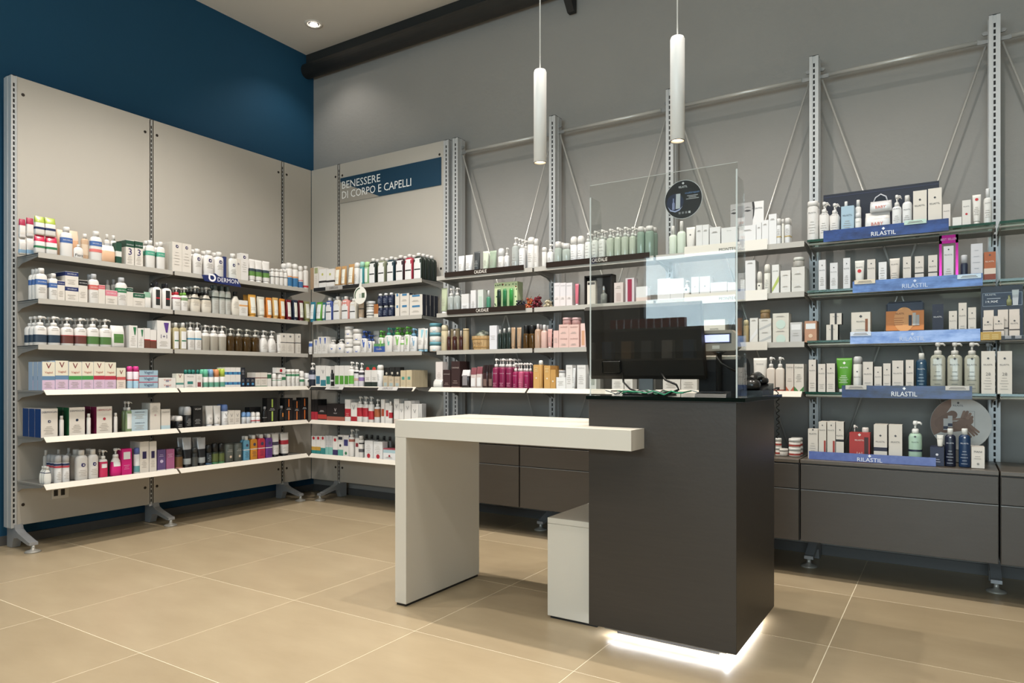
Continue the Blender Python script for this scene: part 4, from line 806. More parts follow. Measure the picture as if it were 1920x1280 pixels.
R('pump','squat white pump jar with blue triangle',[(-4.4692,0.0934,0.1197),(-4.3702,0.0917,0.1214)],rows=2,body='e2deda',pump='e2deda',collar='e2deda',tri='3a5fb8',dr=0.8,squat=1)
R('jar','large white jar with blue triangle',[(-4.2761,0.084,0.2262)],stack=3,body='e2deda',lid='e2deda',tri='3a5fb8')
R('jar','larger white jar with blue triangle',[(-4.179,0.0916,0.2003)],stack=2,body='e2deda',lid='e2deda',tri='3a5fb8')
R('pump','white pump bottle with blue collar',[(-4.0911,0.0721,0.1839),(-4.0238,0.0505,0.1483)],rows=2,body='e2deda',pump='2f4f9a',collar='2f4f9a',tri='3a5fb8',lines=(0.1,0.3),dr=0.6)
R('box','low blue carton with green top',[(-3.9057,0.1171,0.0727)],d=0.07,body='3358a8',bands=((0,0.7,'3358a8'),(0.7,1,'5a9a5a')),txt=('CeraVe',0.4,0.5,'ffffff'))
R('tube','white tube with blue lettering',[(-4.036,0.0657,0.1864)],back=0.08,body='e2deda',cap='e2deda',txt=('CeraVe',0.8,0.8,'2f4f9a'))
R('pump','white pump bottle with teal collar',[(-3.8216,0.0823,0.2002)],rows=2,body='e2deda',pump='3f9a8a',collar='3f9a8a',tri='6fc0b0',txt=('CeraVe',0.8,0.5,'555566'),dr=0.6)
R('pump','white pump bottle with green collar',[(-3.8992,0.0522,0.1794),(-3.7298,0.0819,0.2011),(-3.6231,0.0539,0.2013)],rows=2,body='e2deda',pump='5aa83a',collar='5aa83a',tri='7fbf5a',lines=(0.1,0.3),dr=0.6)
R('bottle','small white bottle between pumps',[(-3.6692,0.0338,0.1185)],body='e2deda',cap='e2deda',band=((0.5,0.6,'7fbf5a'),))
R('pump','white pump bottle with grey-blue collar',[(-3.5587,0.0684,0.1842)],rows=2,body='e6e4e2',pump='6fa0c0',collar='6fa0c0',tri='7fa8c8',lines=(0.1,0.4),dr=0.6)
R('tube','tall white tube with pale blue triangle',[(-3.4856,0.0669,0.1836),(-3.4297,0.0344,0.1774)],body='e2deda',cap='7fb0c8',tri='8fc8d8',lines=(0.3,0.5))
R('jar','white jar with teal lid',[(-3.3616,0.0966,0.2159)],stack=3,body='e2deda',lid='5fa0b0',tri='5fb0c8')
S('B',4.1,0.998,'fourth shelf under sign')
R('pump','navy pump bottle in the corner',[(-4.633,0.0675,0.2014)],body='242a3c',pump='e2deda',collar='e2deda',lab=(0.3,0.5,'b8b8cc'),dr=0.8)
R('box','white carton with blue square',[(-4.5373,0.0578,0.1774)],rows=2,d=0.05,body='e2deda',plate=(0.12,0.5,'2a6a8a',0.8))
R('box','white carton with teal foot',[(-4.4759,0.0584,0.1724)],rows=2,d=0.05,body='e2deda',bands=((0,0.32,'2f7f92'),(0.32,1,'e2deda')),txt=('V',0.72,0.5,'777777'))
R('box','white carton with sea-green square',[(-4.4137,0.0571,0.1719)],rows=2,d=0.05,body='e2deda',plate=(0.12,0.5,'2a8a72',0.8))
R('bottle','slim black bottle',[(-4.3894,0.0373,0.1407)],body='1f1f22',cap='1f1f22',band=((0.3,0.4,'d0d0d0'),))
R('box','white carton with green square',[(-4.3118,0.0511,0.1756),(-4.2569,0.0524,0.1751),(-4.2014,0.0513,0.1747)],rows=2,d=0.05,body='e2deda',plate=(0.12,0.52,'4f9a2f',0.85))
R('pump','white pump bottle with green band',[(-4.1651,0.0637,0.2054)],body='e2deda',pump='e2deda',collar='e2deda',lab=(0.12,0.45,'5fb03a'),dr=0.8)
R('pump','white pump bottle with black top band',[(-4.1037,0.0492,0.2003)],body='d8d4d6',pump='e2deda',collar='e2deda',lab=(0.55,0.7,'2a2a2e'),band=((0.25,0.35,'c8a890'),),dr=0.8)
R('pump','white pump bottle with violet band',[(-4.05,0.0511,0.1954)],body='dcd8dc',pump='e2deda',collar='e2deda',lab=(0.5,0.68,'44424a'),band=((0.25,0.4,'8a70b0'),),dr=0.8)
R('box','white carton with dark green foot',[(-3.9624,0.0659,0.1363),(-3.8917,0.065,0.1359)],d=0.05,body='e2deda',bands=((0,0.3,'26332f'),(0.3,1,'e2deda')),lines=(0.4,0.6))
R('box','green carton with red dot',[(-4.0213,0.0651,0.1783),(-3.9493,0.0672,0.1777)],back=0.06,d=0.05,body='2c4f42',drop=('d83a2f',0.8,0.6))
R('can','white spray can with rounded cap',[(-3.851,0.0543,0.1764)],body='eceae8',cap='e2deda',lines=(0.3,0.6))
R('box','small beige carton',[(-3.773,0.0484,0.0912),(-3.7143,0.0556,0.0849),(-3.6508,0.0516,0.0849)],d=0.05,body='c8b598',plate=(0.1,0.4,'a8b8b8',0.6),lines=(0.6,0.8))
R('box','black carton behind beige cartons',[(-3.8166,0.0541,0.1552),(-3.7571,0.0535,0.1591),(-3.6997,0.0501,0.1587)],back=0.06,d=0.05,body='222222',drop=('c0b8a8',0.7,0.4))
R('box','tall beige carton',[(-3.5891,0.0542,0.1324),(-3.5303,0.0547,0.1342)],rows=4,d=0.045,body='cdbb98',plate=(0.45,0.62,'4f9a8a',0.5),lines=(0.15,0.35))
S('B',4.1,0.712,'fifth shelf under sign')
R('box','slim black carton with red foot',[(-4.6026,0.0361,0.1752),(-4.5623,0.0378,0.1759)],rows=2,d=0.05,body='1d1a1c',bands=((0,0.4,'b82a3a'),(0.4,1,'1d1a1c')))
R('box','black ampoule carton with red band',[(-4.4874,0.103,0.1255)],d=0.08,body='211c1e',bands=((0,0.1,'1d1a1c'),(0.1,0.4,'c0392f'),(0.4,1,'211c1e')),lines=(0.55,0.7),lc='d0c8c8')
R('box','wide black carton with copper foot',[(-4.3292,0.2069,0.1424)],d=0.08,body='221c1d',bands=((0,0.26,'a85a48'),(0.26,1,'221c1d')),txt=('V',0.65,0.12,'c8c0c0'),txt2=('VICHY',0.45,0.2,'c8c0c0'))
R('box','white carton with red foot',[(-4.188,0.0609,0.1826)],rows=2,d=0.05,body='e2deda',bands=((0,0.22,'e2deda'),(0.22,0.58,'b8202f'),(0.58,1,'e2deda')),lines=(0.25,0.4),lc='e0a0a0')
R('box','white carton with V and red foot',[(-4.1172,0.0661,0.1578)],rows=2,d=0.05,body='e2deda',bands=((0,0.04,'e2deda'),(0.04,0.28,'b8202f'),(0.28,1,'e2deda')),txt=('V',0.75,0.5,'888888'))
R('pump','white pump bottle with red band',[(-4.0673,0.0596,0.2101),(-4.0021,0.0589,0.2089)],rows=2,body='e2deda',pump='e2deda',collar='e2deda',lab=(0.22,0.56,'b8202f'),lines=(0.6,0.7),dr=0.8)
R('pump','slim white pump bottle with red square',[(-3.9407,0.0524,0.2099)],body='e2deda',pump='e2deda',collar='e2deda',lab=(0.12,0.45,'c02a34'),dr=0.8)
R('pump','white pump bottle with brown band',[(-3.8756,0.0546,0.1909)],body='dcdcdc',pump='e2deda',collar='e2deda',lab=(0.25,0.6,'a85a32'),dr=0.8)
R('box','slim white carton with brown plate',[(-3.8009,0.0368,0.1895)],d=0.05,body='e2deda',plate=(0.3,0.6,'a8482f',0.8))
R('box','slim white carton with red plate',[(-3.7542,0.042,0.1614)],d=0.05,body='e2deda',plate=(0.35,0.65,'c02a34',0.6))
R('bottle','small white bottle with red square',[(-3.7311,0.0363,0.1753)],body='e2deda',cap='e2deda',capw=0.5,lab=(0.25,0.5,'b8202f'))
R('box','tall white carton with V mark',[(-3.6585,0.0517,0.1958),(-3.5451,0.0629,0.1838)],rows=2,d=0.05,body='e2deda',bands=((0,0.2,'d8c4b8'),(0.2,1,'e2deda')),txt=('V',0.7,0.45,'888888'))
R('box','short white carton with V mark',[(-3.6068,0.0463,0.1619),(-3.4725,0.0662,0.1606)],d=0.05,body='e2deda',txt=('V',0.65,0.45,'888888'))
R('box','grey carton at end of row',[(-3.4197,0.0341,0.1618)],d=0.05,body='c8c6c4',lines=(0.2,0.6))
S('B',4.1,0.426,'bottom shelf under sign')
R('box','white carton with red heart, amber picture',[(-4.5901,0.0544,0.1503),(-4.5337,0.0519,0.1529)],d=0.05,body='e2deda',bands=((0,0.2,'2a8a8a'),(0.2,0.4,'c89a3a'),(0.4,1,'e2deda')),drop=('c8202f',0.88,0.5))
R('box','white carton with red heart, teal picture',[(-4.4788,0.0514,0.1554)],d=0.05,body='e2deda',bands=((0,0.35,'2a8a8a'),(0.35,1,'e2deda')),drop=('c8202f',0.88,0.5))
R('box','grey carton beside heart cartons',[(-4.4283,0.0407,0.16),(-4.3842,0.0398,0.162)],d=0.05,body='c8c8ca',bands=((0,0.4,'7fc0b8'),(0.4,1,'c8c8ca')),lines=(0.5,0.8))
R('box','white carton with navy foot',[(-4.3324,0.055,0.1577)],d=0.05,body='e2deda',bands=((0,0.3,'3a3468'),(0.3,1,'e2deda')),drop=('c8202f',0.82,0.5))
R('box','white carton with teal dots',[(-4.2714,0.0569,0.1715)],d=0.05,body='e2deda',bands=((0,0.3,'5fb0a0'),(0.3,1,'e2deda')),plate=(0.78,0.92,'2a3040',0.8),drop=('2a2a30',0.5,0.4))
R('box','navy and white carton',[(-4.2069,0.0648,0.1723)],d=0.05,body='e2deda',side='26306a',plate=(0.5,0.8,'3a3a7a',0.7),drop=('2f7d4f',0.15,0.4))
R('pump','tall white pump bottle with rust label',[(-4.1635,0.0607,0.2233)],rows=2,body='e2deda',pump='e2deda',collar='e2deda',lab=(0.55,0.66,'b86a5a'),dr=0.8)
R('box','slim white carton with dark red square',[(-4.0818,0.043,0.1541)],d=0.05,body='e2deda',plate=(0.55,0.75,'8c2a34',0.7))
R('bottle','white bottle with black band',[(-4.0542,0.0499,0.1757)],body='e2deda',cap='e2deda',capw=0.7,lab=(0.62,0.68,'2a2a2e'),band=((0.25,0.4,'55555a'),))
R('box','white carton with red ring',[(-3.9529,0.0897,0.141),(-3.8523,0.0942,0.1376)],d=0.06,body='e6e2e2',drop=('c02a3a',0.15,0.4),lines=(0.3,0.8))
R('bottle','clear bottle with dark lid behind cartons',[(-4.0901,0.0421,0.1774),(-4.0302,0.0417,0.1757),(-3.9651,0.0412,0.1743),(-3.895,0.0406,0.1731),(-3.8316,0.0401,0.1717)],back=0.1,body='8a8684',cap='3a3634',gl=1)
R('box','low white carton with pale blue top',[(-3.7311,0.1311,0.0892)],d=0.07,body='ece8e8',bands=((0,0.62,'ece8e8'),(0.62,0.9,'a8c8d0'),(0.9,1,'b04a5a')),drop=('a82a3a',0.35,0.15),lines=(0.15,0.3))
S('B',4.17,1.836,'top shelf behind desk')
R('tube','small white tube',[(-3.0971,0.0569,0.1471),(-3.0283,0.0659,0.1486)],body='ece9e4',cap='e2deda',lines=(0.3,0.6))
R('tube','dark grey tube',[(-2.9521,0.0528,0.1651)],body='44484a',cap='3a3c3c',lines=(0.3,0.6),lc='b0b4b0')
R('tube','pale green tube',[(-2.8735,0.052,0.1615)],body='cdd6c2',cap='e2deda',lines=(0.3,0.6))
R('tube','sage green tube',[(-2.8125,0.0606,0.1595)],body='9db097',cap='9db097',lines=(0.3,0.6))
R('can','short white foam bottle',[(-2.7414,0.0491,0.1681)],body='e2deda',cap='e4e4e2',caph=0.35,lines=(0.2,0.4))
R('pump','small white pump bottle',[(-2.6893,0.0386,0.1687)],body='e8e6e2',pump='e2deda',collar='e2deda',lines=(0.1,0.4),dr=0.9)
R('pump','clear glass pump bottle',[(-2.6206,0.0537,0.236)],rows=2,body='b8beba',pump='e2deda',collar='e2deda',lines=(0.1,0.5),dr=0.9,gl=1)
R('pump','white pump bottle with fine print',[(-2.563,0.0491,0.2147)],rows=2,body='e6e6e2',pump='e2deda',collar='e2deda',lines=(0.1,0.5),dr=0.9)
R('can','tall white spray can',[(-2.4917,0.0557,0.2222),(-2.4445,0.0336,0.206)],body='e2deda',cap='e2deda',lines=(0.2,0.5))
R('can','short white spray can',[(-2.3812,0.0348,0.1402)],body='e2deda',cap='e2deda')
R('pump','short white pump bottle',[(-2.3348,0.0471,0.1595)],body='e2e4e0',pump='e2deda',collar='e2deda',lines=(0.1,0.4),dr=0.9)
R('bottle','clear bottle of pale green tonic',[(-2.2749,0.0518,0.1677),(-2.2131,0.0593,0.15)],rows=2,body='b4bfb6',cap='e2deda',capw=0.8,caph=0.25,gl=1,dr=0.9)
R('can','white spray can with grey print',[(-2.156,0.0485,0.19),(-2.103,0.0495,0.1894)],body='ececea',cap='e2deda',caph=0.3,lines=(0.1,0.5))
R('pump','frosted white pump bottle',[(-2.0475,0.0433,0.2033),(-1.9972,0.044,0.212),(-1.9463,0.0462,0.2144)],rows=2,body='d6dad4',pump='e2deda',collar='c8ccc6',lines=(0.1,0.6),dr=0.9)
R('pump','clear green pump bottle',[(-1.888,0.0512,0.2138),(-1.8343,0.045,0.2167),(-1.784,0.0481,0.2141),(-1.7306,0.0439,0.208)],rows=2,body='b9c4b2',pump='e2deda',collar='c8ccc6',dr=0.9,gl=1)
R('bottle','large clear green bottle with white cap',[(-1.6752,0.0487,0.2016),(-1.6179,0.0587,0.2001)],rows=2,body='8fa898',cap='e2deda',capw=0.8,caph=0.16,gl=1,dr=0.9)
S('B',4.17,1.556,'second shelf behind desk')
R('tube','light green tube with white cap',[(-3.2568,0.0562,0.1984)],body='b8c2a0',cap='e2deda',lines=(0.3,0.6))
R('pump','clear bottle with white spray top',[(-3.1946,0.053,0.1942),(-3.1368,0.0524,0.1943)],rows=2,body='b4bcb8',pump='e2deda',collar='e2deda',dr=0.9,lines=(0.1,0.4),gl=1)
R('box','white carton beside clear bottles',[(-3.0493,0.066,0.1382)],d=0.05,body='e8e2e4',bands=((0,0.5,'f0e8ea'),(0.5,1,'dcdad8')),lines=(0.2,0.4))
R('box','tall pearl white carton',[(-2.974,0.0457,0.1609)],d=0.06,body='e0dee0',lines=(0.2,0.5))
R('box','tall carton with pale green window',[(-2.9083,0.0475,0.1604)],d=0.06,body='d2d8d2',plate=(0.1,0.7,'c0d0c4',0.6))
R('bottle','slim green dropper bottle',[(-2.8452,0.0329,0.1511)],body='3f8a6a',cap='dcdcdc',capw=0.5,caph=0.3)
R('box','pink-white carton with magenta foot',[(-2.2741,0.0442,0.1656),(-2.2282,0.0434,0.1623),(-2.1806,0.0445,0.1589)],rows=2,d=0.06,body='e6d8da',bands=((0,0.04,'b04a6a'),(0.04,0.45,'ecd8d6'),(0.45,1,'dcd6da')),lines=(0.3,0.4),txt=('CAUDALIE',0.88,0.75,'777777'))
R('tube','slim coral tube',[(-2.1259,0.0261,0.1488)],body='d8687a',cap='ecd0d4')
R('box','pale rose carton with bottle picture',[(-1.8206,0.0614,0.1348)],d=0.05,body='dccdc8',plate=(0.1,0.5,'c8b4ae',0.5),lines=(0.7,0.85))
R('box','red and silver carton',[(-1.7426,0.0592,0.1582)],d=0.06,body='d8ccd2',plate=(0.05,0.95,'a82a4a',0.5))
R('box','white carton with coral base',[(-1.6627,0.0753,0.098)],d=0.06,body='ece4e0',bands=((0,0.03,'c83a4a'),(0.03,0.3,'e6cfc4'),(0.3,1,'ece8e6')))
S('B',4.17,1.275,'third shelf behind desk')
R('can','tall cream cylinder with gold top',[(-3.2576,0.0547,0.1995)],body='cfc09a',cap='dccfae',lines=(0.3,0.6))
R('bottle','slim brown spray bottle',[(-3.2084,0.0304,0.1531),(-3.1555,0.0351,0.1513),(-3.0938,0.0307,0.1492)],body='4a2420',cap='d0c8c0',capw=0.45,caph=0.28,gl=1)
R('can','beige cylinder behind brown bottles',[(-3.2198,0.0331,0.1691),(-3.1733,0.0344,0.1715)],back=0.06,body='b8a07a',cap='c4ae8a',caph=0.1)
R('can','wide beige cylinder',[(-3.0545,0.0451,0.1637)],body='b09a72',cap='bda880',caph=0.1,lines=(0.3,0.6))
R('box','tall white carton beside wooden tub',[(-2.7974,0.0635,0.176)],d=0.06,body='dcdce2',lines=(0.4,0.6))
R('bottle','dark glass perfume bottle',[(-2.7451,0.028,0.1447),(-2.7091,0.0328,0.1511),(-2.6694,0.0348,0.1553)],body='2f3a34',cap='d8d8d4',capw=0.5,caph=0.2,gl=1,dr=0.9,sq=1)
R('tube','beige tube with dark lines',[(-2.6329,0.0337,0.1559),(-2.5842,0.0369,0.1541)],body='b4926f',cap='a8845f',lines=(0.3,0.7))
R('bottle','amber bottle with tall black cap',[(-2.5286,0.0417,0.167),(-2.4806,0.0456,0.1652)],rows=2,body='5a3d16',cap='161616',capw=0.85,caph=0.34,gl=1,dr=0.9)
R('bottle','clear rose spray bottle',[(-2.4336,0.0443,0.1726)],rows=2,body='c8a48a',cap='f0dcdc',capw=0.4,caph=0.2,gl=1)
R('bottle','pale pink bottle with white top',[(-2.3829,0.0467,0.1651)],rows=2,body='dcb4a8',cap='f0e6e6',capw=0.45,caph=0.24)
R('tube','small pink tube',[(-2.3347,0.0345,0.1337)],body='d8a098',cap='e8c8c0',lines=(0.3,0.6))
R('box','small pink carton',[(-2.2813,0.0406,0.1213)],d=0.06,body='e0b8b0',lines=(0.3,0.6))
R('box','square pink carton',[(-2.221,0.0744,0.1607),(-2.1442,0.0759,0.1577)],stack=2,d=0.07,body='e2bcb2',txt=('CAUDALIE',0.78,0.75,'8a5a52'),lines=(0.2,0.4))
R('jar','pink jar standing on cartons',[(-2.2096,0.0662,0.0453,0.1619),(-2.1389,0.0639,0.045,0.159)],body='b88a86',lid='e0b8b8')
R('box','tall pink carton beside jars',[(-2.075,0.0364,0.162)],d=0.06,body='e4c4be',plate=(0.1,0.7,'d8a07a',0.6))
S('B',4.1,0.998,'fourth shelf behind desk')
R('box','white carton at the left end',[(-3.2595,0.0661,0.1954)],back=0.03,d=0.06,body='e2d8d4',lines=(0.3,0.6))
R('pack','white folded paper packet',[(-3.2587,0.0863,0.063)],body='e8e2dc',top='d8d2cc')
R('box','dark brown carton with pale lettering',[(-3.1656,0.0697,0.1345),(-3.0842,0.0783,0.1969)],rows=2,d=0.06,body='3a2524',txt=('CAUDALIE',0.76,0.8,'c8b8b0'),bands=((0,0.05,'b08a80'),(0.05,1,'3a2524')),lines=(0.15,0.3),lc='b8a098')
R('pack','black and white gift pouch',[(-2.9993,0.0721,0.1337)],body='2a2426',top='d8d4d4',plate=(0.15,0.7,'8a8486',0.6))
R('pack','white and red gift pouch',[(-2.9265,0.0497,0.1488),(-2.8747,0.0492,0.1561)],body='cfc0ba',top='8a4a52',plate=(0.1,0.5,'efe8e4',0.7))
R('pack','dark brown gift pouch',[(-2.8223,0.0463,0.1672),(-2.7751,0.0435,0.1687)],body='3f2624',top='2a1a1a',plate=(0.1,0.4,'7a6058',0.6))
R('pump','tall magenta pump bottle',[(-2.7395,0.052,0.2124),(-2.6815,0.0513,0.2116),(-2.6238,0.0516,0.2108)],rows=3,body='8a1a4a',pump='e8dcd8',collar='e8dcd8',txt=('CAUDALIE',0.5,0.8,'e8c0d0'),lines=(0.06,0.2),lc='e0a0b8',dr=1)
R('pump','short magenta pump bottle',[(-2.5731,0.0427,0.1803),(-2.4793,0.0396,0.1793)],rows=2,body='9a1450',pump='e8dcd8',collar='e8dcd8',txt=('CAUDALIE',0.5,0.8,'e8c0d0'),lines=(0.06,0.2),lc='e0a0b8',dr=1)
R('pump','short rose pump bottle',[(-2.527,0.0418,0.1798)],rows=2,body='c04a72',pump='e8dcd8',collar='e8dcd8',lines=(0.06,0.4),lc='e8b0c0',dr=1)
R('box','orange carton',[(-2.3959,0.0464,0.1653),(-2.3107,0.0463,0.1591)],rows=2,d=0.06,body='d2a056',drop=('e8d8c0',0.45,0.25),lines=(0.7,0.9),lc='f0d8a8')
R('can','orange spray bottle with white nozzle',[(-2.3676,0.0307,0.1949)],body='cc9a50',cap='e8e4dc',caph=0.16)
R('box','short orange carton',[(-2.2661,0.0389,0.1315)],rows=2,d=0.06,body='c8954a',drop=('e8d8c0',0.4,0.3))
R('jar','white jar on white carton',[(-2.2074,0.0446,0.0466,0.0798)],body='e0dedc',lid='b8b8bc')
R('box','low white carton with fine print',[(-2.2054,0.0702,0.0799)],d=0.06,body='e4e2e0',lines=(0.3,0.7))
R('box','tall white carton with fine print',[(-2.144,0.0462,0.1613),(-2.0535,0.0624,0.1605)],d=0.06,body='dedcda',lines=(0.2,0.6),txt=('CAUDALIE',0.88,0.7,'888888'))
R('tube','slim silver tube',[(-2.1164,0.0301,0.1402)],body='d8d8d6',cap='c0c0be',lines=(0.3,0.6))
R('box','white carton with grey leaf, left of monitor',[(-1.9695,0.0478,0.1459)],d=0.06,body='dcdcd6',plate=(0.2,0.7,'a8aea4',0.5))
R('box','white carton under monitor',[(-1.7956,0.0788,0.1379),(-1.7219,0.054,0.1375),(-1.4414,0.1091,0.1358),(-1.3329,0.098,0.1351)],d=0.07,body='e2ddd6',lines=(0.1,0.4))
S('B',4.17,1.836,'top shelf near plexiglass')
R('bottle','pale green bottle with barcode cap',[(-1.4634,0.048,0.1823),(-1.4098,0.0524,0.2058)],body='d6e2d2',cap='e2deda',capw=0.42,caph=0.3,dr=0.9)
R('tube','white tube with small dark mark',[(-1.3511,0.055,0.1628)],body='e2deda',cap='e2deda',drop=('777777',0.7,0.2))
R('box','plain white carton',[(-1.2934,0.0379,0.1646),(-1.2534,0.0382,0.1632),(-1.1975,0.0638,0.1423),(-1.007,0.0957,0.1292),(-0.943,0.0275,0.1394)],d=0.08,body='f2efea',lines=(0.75,0.82))
R('box','wide plain white carton',[(-1.1132,0.0921,0.1311)],d=0.08,body='f2efea',txt=('MONTEIL',0.85,0.28,'666666'))
R('box','white carton, tallest of its row',[(-0.8666,0.0424,0.1794)],d=0.07,body='f4f1ec',lines=(0.8,0.86))
R('box','tall white carton left of tallest',[(-0.9081,0.0364,0.1492)],d=0.07,body='f2efea',lines=(0.8,0.86))
R('bottle','slim white bottle with gold edge',[(-0.8351,0.0248,0.1498),(-0.7876,0.0308,0.1471)],rows=2,body='ece6ea',cap='e2deda',capw=0.9,caph=0.25,band=((0.28,0.32,'c0a050'),),lines=(0.35,0.6))
R('bottle','narrow white bottle between gold-edged ones',[(-0.8117,0.0133,0.1439)],body='e6e0d6',cap='e2deda',capw=0.9)
S('B',4.17,1.556,'second shelf near plexiglass')
R('box','large square white carton',[(-1.5161,0.082,0.1378),(-1.432,0.0826,0.1315)],d=0.08,body='f0ece4',txt=('MONTEIL',0.82,0.45,'777777'))
R('pump','white pump bottle with black mark',[(-1.3739,0.0362,0.117)],body='e2deda',pump='e2deda',collar='e2deda',drop=('333333',0.6,0.4),dr=0.9)
R('box','white carton with bottle picture',[(-1.3182,0.0477,0.1327),(-1.2586,0.0616,0.1314)],d=0.07,body='f0eeea',drop=('999999',0.55,0.2))
R('box','wide white carton behind glass edge',[(-1.1754,0.0984,0.0899),(-1.0951,0.056,0.0841)],d=0.08,body='f0ece4',txt=('MONTEIL',0.8,0.4,'888888'))
R('box','low white carton at the edge',[(-1.0349,0.0245,0.0954)],d=0.06,body='ece8e0')
R('box','tall white carton right of glass',[(-0.9919,0.0566,0.2043)],d=0.09,body='e8e8e8',lines=(0.9,0.94))
R('can','short white cylinder',[(-0.9416,0.0285,0.1362)],body='e4e0d6',cap='dcd8d0',caph=0.5,drop=('444444',0.4,0.3))
R('can','tall white cylinder with two marks',[(-0.8998,0.0341,0.1749)],body='e6e2d8',cap='dedad0',caph=0.3,lines=(0.2,0.5))
R('box','white carton with lime swirl',[(-0.8513,0.0379,0.1673)],d=0.06,body='ece8de',tri2='b4c65a',txt=('MONTEIL',0.78,0.8,'555555'))
R('box','small silver-white carton',[(-0.797,0.0531,0.1293)],stack=2,d=0.06,body='e0ded8',lines=(0.55,0.62),drop=('f8f8f8',0.45,0.15))
R('box','silver-white carton',[(-0.7298,0.0683,0.1449)],rows=2,stack=2,d=0.07,body='d8d6ce',lines=(0.4,0.5),drop=('f4f4f4',0.6,0.12))
R('jar','glass jar with white lid on cartons',[(-0.731,0.0595,0.0514,0.1483)],body='b0aca4',lid='e8e4da')
S('B',4.17,1.275,'third shelf near plexiglass')
R('can','slim gold tube',[(-1.0187,0.0306,0.1396)],body='b09a6a',cap='d0c090')
R('box','white carton with silver swoosh',[(-0.9715,0.0445,0.1483)],d=0.07,body='dedcd4',tri2='f6f4f0',lines=(0.88,0.93))
R('box','white carton with grey swoosh',[(-0.9083,0.0675,0.1424)],stack=2,d=0.08,body='d8d6ce',tri2='b8bab8',lines=(0.82,0.9))
R('jar','gold jar on white cartons',[(-0.9133,0.0551,0.0496,0.1443)],body='8a6f4a',lid='b89a6a')
R('box','large carton with mint dome',[(-0.8224,0.0868,0.169)],stack=2,d=0.08,body='d6d2c4',drop=('c4d8cc',0.25,0.6),lines=(0.75,0.82))
R('box','silver carton with jar picture',[(-0.7408,0.0622,0.1139)],d=0.07,body='c4c2c0',plate=(0.62,0.9,'f0f0f0',0.8),lines=(0.3,0.5))
R('box','copper carton with jar picture',[(-0.6645,0.0623,0.1182)],d=0.08,body='c08a6a',plate=(0.62,0.88,'f0ece8',0.8),drop=('e0c0a0',0.3,0.35))
R('box','white carton with tan hills',[(-1.2061,0.1268,0.1518)],back=0.02,d=0.08,body='e8e0d4',bands=((0,0.2,'b08a72'),(0.2,1,'e8e0d4')),txt=('MONTEIL',0.62,0.4,'333333'))
S('B',4.1,0.998,'fourth shelf near plexiglass')
R('tube','white tube behind telephone',[(-0.926,0.0752,0.1909)],body='d6d2ca',cap='e2deda',txt=('ROSENE',0.82,0.55,'999999'))
R('pump','slim cream pump bottle',[(-0.8635,0.0458,0.1961),(-0.8148,0.0458,0.1954)],body='dcd0c4',pump='e2deda',collar='e2deda',txt=('ROSENE',0.9,0.7,'999999'),band=((0.02,0.06,'a84a3a'),),dr=0.7,sq=1)
R('box','cream carton with coral tip',[(-0.7611,0.0407,0.1554)],d=0.05,body='d8ccc0',tri3='c8603f',txt=('Culman',0.88,0.8,'444444'),lines=(0.35,0.5))
R('box','cream carton with green tip',[(-0.7126,0.049,0.1549)],rows=2,d=0.05,body='dad2c6',tri3='3f7f3a',txt=('Culman',0.88,0.8,'444444'),lines=(0.35,0.65))
S('B',4.17,1.842,'top right glass shelf')
R('bottle','large white bottle with round cap',[(-0.6555,0.0589,0.2208)],rows=2,body='e2deda',cap='e2deda',capw=0.95,caph=0.14,txt=('RILASTIL',0.7,0.72,'3a3a3e'),lines=(0.15,0.5),dr=0.8)
R('pump','white pump bottle at the left end',[(-0.5967,0.0506,0.2099),(-0.5441,0.0477,0.1952)],rows=2,body='e2deda',pump='e2deda',collar='e2deda',txt=('RILASTIL',0.66,0.75,'3a3a3e'),lines=(0.15,0.45),dr=0.8)
R('box','light blue carton with white print',[(-0.4776,0.0631,0.1684)],d=0.06,body='9fbdd0',txt=('RILASTIL',0.7,0.72,'3a3a3e'),lines=(0.2,0.55),drop=('d87a3a',0.15,0.5))
R('bottle','white bottle behind blue carton',[(-0.4914,0.0268,0.2064),(-0.4312,0.0298,0.2072)],back=0.05,body='e2deda',cap='e2deda',capw=0.6,dr=0.8,lines=(0.3,0.5))
R('can','white foam bottle beside wipes',[(-0.4265,0.0313,0.1263)],body='e4e2de',cap='d8d8d6',txt=('RILASTIL',0.6,0.75,'3a3a3e'))
R('pack','white wipes pack with orange lettering',[(-0.3344,0.1224,0.124)],body='efe9e4',top='e4dcd6',txt=('BABY',0.45,0.5,'d8552f'))
R('pack','white wipes pack lying on top',[(-0.3185,0.1055,0.0596,0.122)],body='efe9e4',top='dcd8da',txt=('BABY',0.35,0.5,'d8552f'))
R('pump','white pump bottle beside wipes',[(-0.2432,0.0433,0.1993)],rows=2,body='ece8e0',pump='e2deda',collar='e2deda',txt=('RILASTIL',0.62,0.75,'3a3a3e'),lines=(0.2,0.45),dr=0.8)
R('bottle','white bottle beside wipes',[(-0.1954,0.0451,0.1899)],rows=2,body='ece8e0',cap='e2deda',capw=0.5,txt=('RILASTIL',0.6,0.75,'3a3a3e'),lines=(0.2,0.45),dr=0.8)
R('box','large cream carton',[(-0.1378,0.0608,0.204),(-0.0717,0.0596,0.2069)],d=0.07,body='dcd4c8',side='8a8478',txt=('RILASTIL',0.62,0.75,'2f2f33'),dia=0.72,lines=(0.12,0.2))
R('box','small cream carton beside large ones',[(-0.02,0.0322,0.1175)],d=0.05,body='dcd4cc',txt=('RILASTIL',0.7,0.8,'3a3a3e'))
R('box','flat white carton lying down',[(0.0245,0.0386,0.0461)],d=0.08,body='e4e0dc')
R('box','white carton with red dot',[(0.064,0.0359,0.127)],d=0.05,body='dcd8d2',drop=('c82a30',0.45,0.3),txt=('RILASTIL',0.75,0.7,'3a3a3e'))
